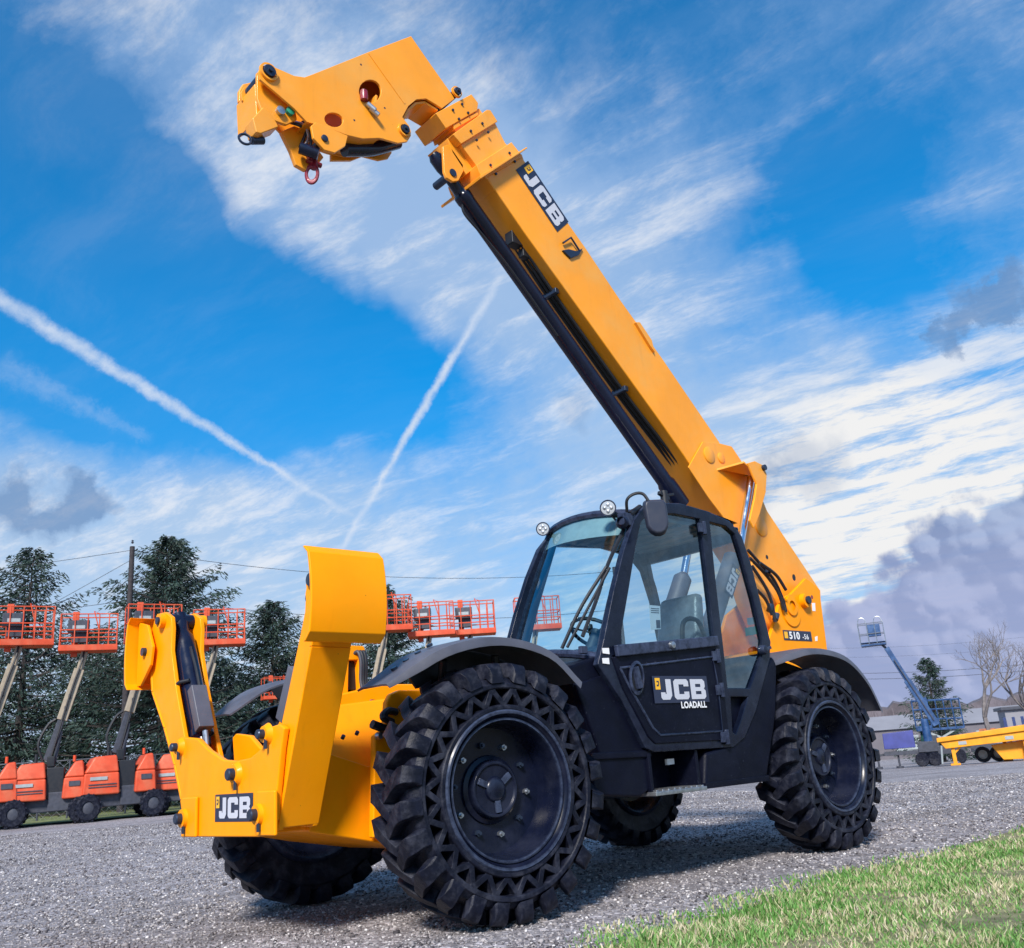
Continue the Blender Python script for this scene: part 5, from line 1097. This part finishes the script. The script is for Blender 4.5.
b = MB(); b.cyl((-.55,-.4,.1),(-.55,-.4,.75),.05); b.cyl((-.55,-.4,.0),(-.55,-.4,.1),.18); mk(b,'jack_leg',DG,BLF)
b = MB(); b.cyl((-1.55,0,.1),(-1.55,0,.8),.05); b.cyl((-1.55,0,0),(-1.55,0,.1),.16); mk(b,'jack_leg',DG,BLF)
b = MB(); b.cyl((1.0,.0,1.0),(1.0,0,2.3),.22,.18); mk(b,'turret',BL,BLF,.01)
b = MB(); b.bar((1.55,0,1.95),(.55,0,4.3),.34,.36); b.bar((.62,0,4.15),(-.15,0,6.05),.24,.26); BM = mk(b,'boom',BL,BLF,.02)
b = MB(); b.bar((1.45,-.22,2.2),(.1,-.22,5.4),.04,.04); mk(b,'boom_hose',DG,BM)
b = MB(); b.bar((-.15,0,6.0),(-.4,0,6.3),.12); mk(b,'basket_mount',DG,BLF)
b = MB(); b.box((-.75,0,6.26),(1.25,.75,.10)); b.box((-.75,0,6.39),(1.25,.78,.03)); mk(b,'basket_floor',BL,BLF,.01)
b = MB()
for z in (7.39,6.84):
    P = [(-1.38,-.38,z),(-.12,-.38,z),(-.12,.38,z),(-1.38,.38,z),(-1.38,-.38,z)]
    for a, c in zip(P[:-1],P[1:]): b.tube([a,c],.022,6,False)
for x in (-1.38,-.95,-.55,-.12):
    for y in (-.38,.38): b.tube([(x,y,6.29),(x,y,7.39)],.022,6,False)
for x in (-1.15,-.35): b.tube([(x-.22,-.38,7.39),(x-.12,-.38,7.66),(x+.12,-.38,7.66),(x+.22,-.38,7.39)],.022,6)
mk(b,'basket_rails',ST,BLF)
b = MB(); b.box((-.6,-.2,7.0),(.62,.3,.62)); mk(b,'control_box',BL,BLF,.02)
# blue scissor lift beside it
p = on_ground(940, 57); rz = face(p); SC = thing('scissor_lift', 'low blue scissor lift with railed deck beside the blue boom lift', 'scissor lift', p, rz)
b = MB(); b.box((0,0,2.10),(3.8,1.5,.14)); b.box((-1.2,-.76,2.2),(1.2,.03,.3)); mk(b,'deck',BL,SC,.01)
b = MB()
for z in (3.9,3.35,2.75):
    P = [(-1.9,-.75,z),(1.9,-.75,z-.1),(1.9,.75,z-.1),(-1.9,.75,z),(-1.9,-.75,z)]
    for a, c in zip(P[:-1],P[1:]): b.tube([a,c],.04,6,False)
for k in range(7):
    for y in (-.75,.75): b.tube([(-1.9+k*.633,y,2.1),(-1.9+k*.633,y,3.85)],.045,6,False)
mk(b,'deck_rails',BL,SC)
b = MB(); b.box((-1.0,-.78,3.7),(.75,.06,.7)); pn_ = mk(b,'control_panel',BL,SC,.01)
b = MB(); b.ring([(.13,0),(.001,.01)], (-1.0,-.815,3.75), (0,-1,0), 16); mk(b,'yellow_button',DY,pn_)
b = MB(); b.box((0,0,.85),(3.2,1.4,.5)); b.box((-.8,0,1.4),(.9,1.2,.7)); mk(b,'base',DG,SC,.02)
b = MB()
for s_ in (1,-1):
    for y in (-.5,.5): b.bar((-1.3*s_,y,1.1),(1.3*s_,y,2.05),.08,.12)
mk(b,'scissor_arms',LG,SC)
for x in (-1.2,1.2):
    for y in (-.7,.7):
        b = MB(); b.ring([(.12,-.12),(.38,-.13),(.42,-.07),(.42,.07),(.38,.13),(.12,.12),(.001,.10)], (x,y,.42), (0,-1 if y<0 else 1,0), 20); w_ = mk(b,'wheel',RB,SC)
b = MB(); b.hull8([(-1.75,-.3,1.0),(-1.3,-.5,1.0),(-1.3,.3,1.0),(-1.75,.3,1.0)],[(-1.6,-.25,2.5),(-1.25,-.4,2.5),(-1.25,.3,2.5),(-1.6,.3,2.5)]); mk(b,'green_cover',mat('dark_green_cover',(.015,.07,.06),.6,var=.2),SC,.02)
SC.scale = (.62,.62,.86)
# yellow loading ramp
p = on_ground(972, 50); rz = face(p); RP = thing('loading_ramp', 'bright yellow steel loading ramp on short legs at the right edge', 'ramp', p, rz)
YR = mat('ramp_yellow', (.78,.31,.008), .5, var=.12, vscale=2)
b = MB(); b.hull8([(-1.6,-1.0,1.05),(3.0,-1.0,1.35),(3.0,1.0,1.35),(-1.6,1.0,1.05)],[(-1.6,-1.0,1.24),(3.0,-1.0,1.62),(3.0,1.0,1.62),(-1.6,1.0,1.24)]); b.hull8([(-1.3,-.9,.75),(2.8,-.9,.95),(2.8,-.8,.95),(-1.3,-.8,.75)],[(-1.5,-.9,1.06),(3.0,-.9,1.36),(3.0,-.8,1.36),(-1.5,-.8,1.06)]); mk(b,'ramp_deck',YR,RP,.02)
for (x, z1) in ((-1.0,.85),(2.0,1.0),(1.2,1.0)):
    b = MB(); b.bar((x,-.7 if x != 1.2 else .7,.04),(x,-.7 if x != 1.2 else .7,z1),.16,.16); b.box((x,-.7 if x != 1.2 else .7,.04),(.42,.35,.08)); b.bar((x,-.7 if x != 1.2 else .7,.5),(x+.4,-.7 if x != 1.2 else .7,z1),.08); mk(b,'ramp_leg',YR,RP,.01)
for x in (-.55,1.4,2.35):
    b = MB(); b.box((x,-.915,.98+.045*x),(.34 if x < 2 else .2,.012,.15)); mk(b,'sticker',LG,RP)
b = MB(); b.hull8([(1.0,-.4,.10),(4.2,-.4,.05),(4.2,.9,.05),(1.0,.9,.10)],[(.6,-.4,.75),(4.2,-.4,1.1),(4.2,.9,1.1),(.6,.9,.75)]); mk(b,'ramp_slope',YR,RP,.02)
b = MB(); b.tube([(-1.55,-1.05,.1),(-1.45,-1.05,.9)],.04,6,False); mk(b,'prop',LG,RP)
for x, y in ((-.0,.6),(.65,.6)):
    b = MB(); b.ring([(.12,-.1),(.33,-.11),(.36,-.05),(.36,.05),(.33,.11),(.20,.1)], (x+.2,y,.36), (0,-1,0), 20); w_ = mk(b,'wheel',RB,RP)
    b = MB(); b.ring([(.20,.1),(.14,.05),(.05,.08),(.001,.09)], (x+.2,y,.36), (0,-1,0), 16); mk(b,'rim',LG,w_)
# stacked orange-brown machine parts and office behind
p = on_ground(992, 70); rz = face(p); b0 = thing('machine_frame', 'rusty orange machinery frame behind the yellow ramp', 'machinery', p, rz)
b = MB(); b.bar((-2,0,2.2),(1.5,0,2.4),.25); b.bar((-1.8,0,1.0),(-1.8,0,2.4),.2); b.bar((.8,0,1.0),(.8,0,2.6),.2); b.box((-.5,0,2.45),(1.4,.5,.4)); mk(b,'rusty_beam',mat('rusty_orange',(.35,.12,.06),.8,var=.4,vscale=4),b0,.03)
b = MB(); b.box((-.5,0,1.0),(3.4,1.2,.6)); mk(b,'base',DG,b0,.02)
p = on_ground(1062, 100); rz = face(p,.15); HS = thing('office_building', 'pale low office building with dark windows at the right edge', 'building', p, rz)
b = MB(); b.box((0,3,1.9),(9,6,3.8)); HW = mk(b,'wall',SHED,HS)
b = MB(); b.box((0,3,3.95),(9.6,6.6,.3)); mk(b,'roof',DG,HS,.03)
for k in range(4):
    b = MB(); b.box((-2.6+2.0*k,-.02,2.3),(1.4,.06,1.2)); w_ = mk(b,'window',DG,HS); b = MB(); b.box((-2.6+2.0*k,-.06,2.3),(1.26,.02,1.06)); mk(b,'pane',PN,w_)
b = MB(); b.box((-.2,-.1,3.35),(1.4,.05,.4)); mk(b,'red_sign',mat('sign_red',(.6,.02,.08),.5),HS)
p = on_ground(1014, 66); rz = face(p); JX = thing('lift_mast', 'dark blue lift mast uprights standing behind the ramp', 'machinery', p, rz)
b = MB()
for k in range(3): b.box((-.8+.8*k,0,1.6),(.28,.3,3.0))
b.box((0,0,.8),(2.4,.9,.7)); mk(b,'mast',mat('dark_blue_mast',(.02,.04,.14),.5,var=.2),JX,.02)
b0.scale = (.7,.7,.7); JX.scale = (.6,.6,.75)
# trees at right
p = on_ground(938, 72); spruce(p, 6.9, 2.9, 31, 'single pine behind the blue scissor lift', .8, name='pine_tree', cat='pine tree', grp=None)
bare_tree(on_ground(988, 70), 10.6, 22, 'large pale leafless tree spreading above the yellow ramp', PALEBARK, 'leafless trees on the right', .62, 7, .22, 3)
bare_tree(on_ground(1040, 80), 12, 24, 'leafless tree half outside the right edge', PALEBARK, 'leafless trees on the right', .6, 6, .2, 3)
# far wooded ridge and long sheds
def ridge(name, a0, a1, dist, h, seed, m, label=None):
    b = MB(); n = 160; v = []
    for i in range(n+1):
        px = a0+(a1-a0)*i/n; p = ground_at(px, dist) if abs(px) < 4000 else None
        hh = h*(.55+.30*noise.noise(Vector((i*.05,seed,0)))+.22*noise.noise(Vector((i*.35,seed,2)))+.10*noise.noise(Vector((i*1.7,seed,4))))
        q = ground_at(px, dist+60); z = -4
        v += [(p.x,p.y,z),(p.x*.98+q.x*.02,p.y*.98+q.y*.02,z+max(1,hh)+3.0),(q.x,q.y,z+max(1,hh)*1.25+3.0)]
    b.add(v, [(i*3+j,(i+1)*3+j,(i+1)*3+j+1,i*3+j+1) for i in range(n) for j in (0,1)]); return tag(b.build(name, m, fixn=False), kind='structure')
ridge('wooded_hills', 640, 1700, 260, 15, 3, WOOD)
ridge('wooded_hills_left', -700, 660, 230, 5, 8, WOOD)
def ridge_round():
    b = MB(); v = []; n = 220; c0_ = Vector((CP.x,CP.y)); pa, pb = ground_at(1650,250), ground_at(-650,235)
    a0 = math.atan2(pa.y-CP.y, pa.x-CP.x); a1 = math.atan2(pb.y-CP.y, pb.x-CP.x)
    mid = math.atan2(_dh.y, _dh.x); a1 = a0+((a1-a0) % (2*math.pi))
    if (mid-a0) % (2*math.pi) < (a1-a0): a1 -= 2*math.pi
    for i in range(n+1):
        a = a0+(a1-a0)*i/n; h = 9*(.6+.3*noise.noise(Vector((i*.05,31,0)))+.25*noise.noise(Vector((i*.35,31,2)))+.12*noise.noise(Vector((i*1.7,31,4))))
        for rr_, z in ((248,-4),(252,h),(320,h*1.2)): v.append((CP.x+rr_*math.cos(a), CP.y+rr_*math.sin(a), z))
    b.add(v, [(i*3+j,(i+1)*3+j,(i+1)*3+j+1,i*3+j+1) for i in range(n) for j in (0,1)]); tag(b.build('wooded_hills_around', WOOD, fixn=False), kind='structure')
ridge_round()
def thicket():                                              # a far-off bare wood reading as one mass
    rg = random.Random(77); V_, F_ = [], []
    for i in range(5200):
        px = rg.uniform(860,1250); d_ = rg.uniform(140,235); g = on_ground(px, d_); h = rg.uniform(5,10)*(.8+.5*noise.noise(Vector((px*.02,d_*.02,0)))); g.z -= 1
        for k in range(5):
            a = g+Vector((rg.gauss(0,.5),rg.gauss(0,.5),h*rg.uniform(0,.5))); c = a+Vector((rg.gauss(0,1.1),rg.gauss(0,1.1),h*rg.uniform(.3,.55))); s_ = vr*rg.uniform(.03,.07)
            o_ = len(V_); V_ += [a-s_,a+s_,c+s_*.3,c-s_*.3]; F_.append((o_,o_+1,o_+2,o_+3))
    o = finish(V_, F_, 'distant_woods', mat('twig_mass', (.13,.11,.125), 1, var=.35, vscale=.3), None); tag(o, 'grey brown leafless woods along the right horizon', 'woods', kind='stuff')
thicket()
for (px, dist, L_, H_, lab, mm) in ((905,120,26,3.2,'long grey shed wall below the woods left of the blue lift',mat('shed_grey',(.13,.12,.14),.8,var=.15,vscale=.5)),(990,130,16,3.4,'pale grey shed behind the leafless tree',mat('shed_pale',(.20,.20,.23),.8,var=.1,vscale=.5))):
    p = on_ground(px, dist); t = thing('shed', lab, 'building', p, face(p,.1)); b = MB(); b.box((0,4,H_/2),(L_,8,H_)); mk(b,'wall',mm,t)
    b = MB(); b.prism([(0,H_),(4,H_+1.4),(8,H_),(8.3,H_+.02),(4,H_+1.6),(-.3,H_+.02)], 0, -L_/2-.3, L_/2+.3); mk(b,'roof',SHED,t)
    for k in range(3): b = MB(); b.box((-L_/3+k*L_/3,-.03,H_*.45),(2.6,.08,H_*.6)); mk(b,'door',LG,t)
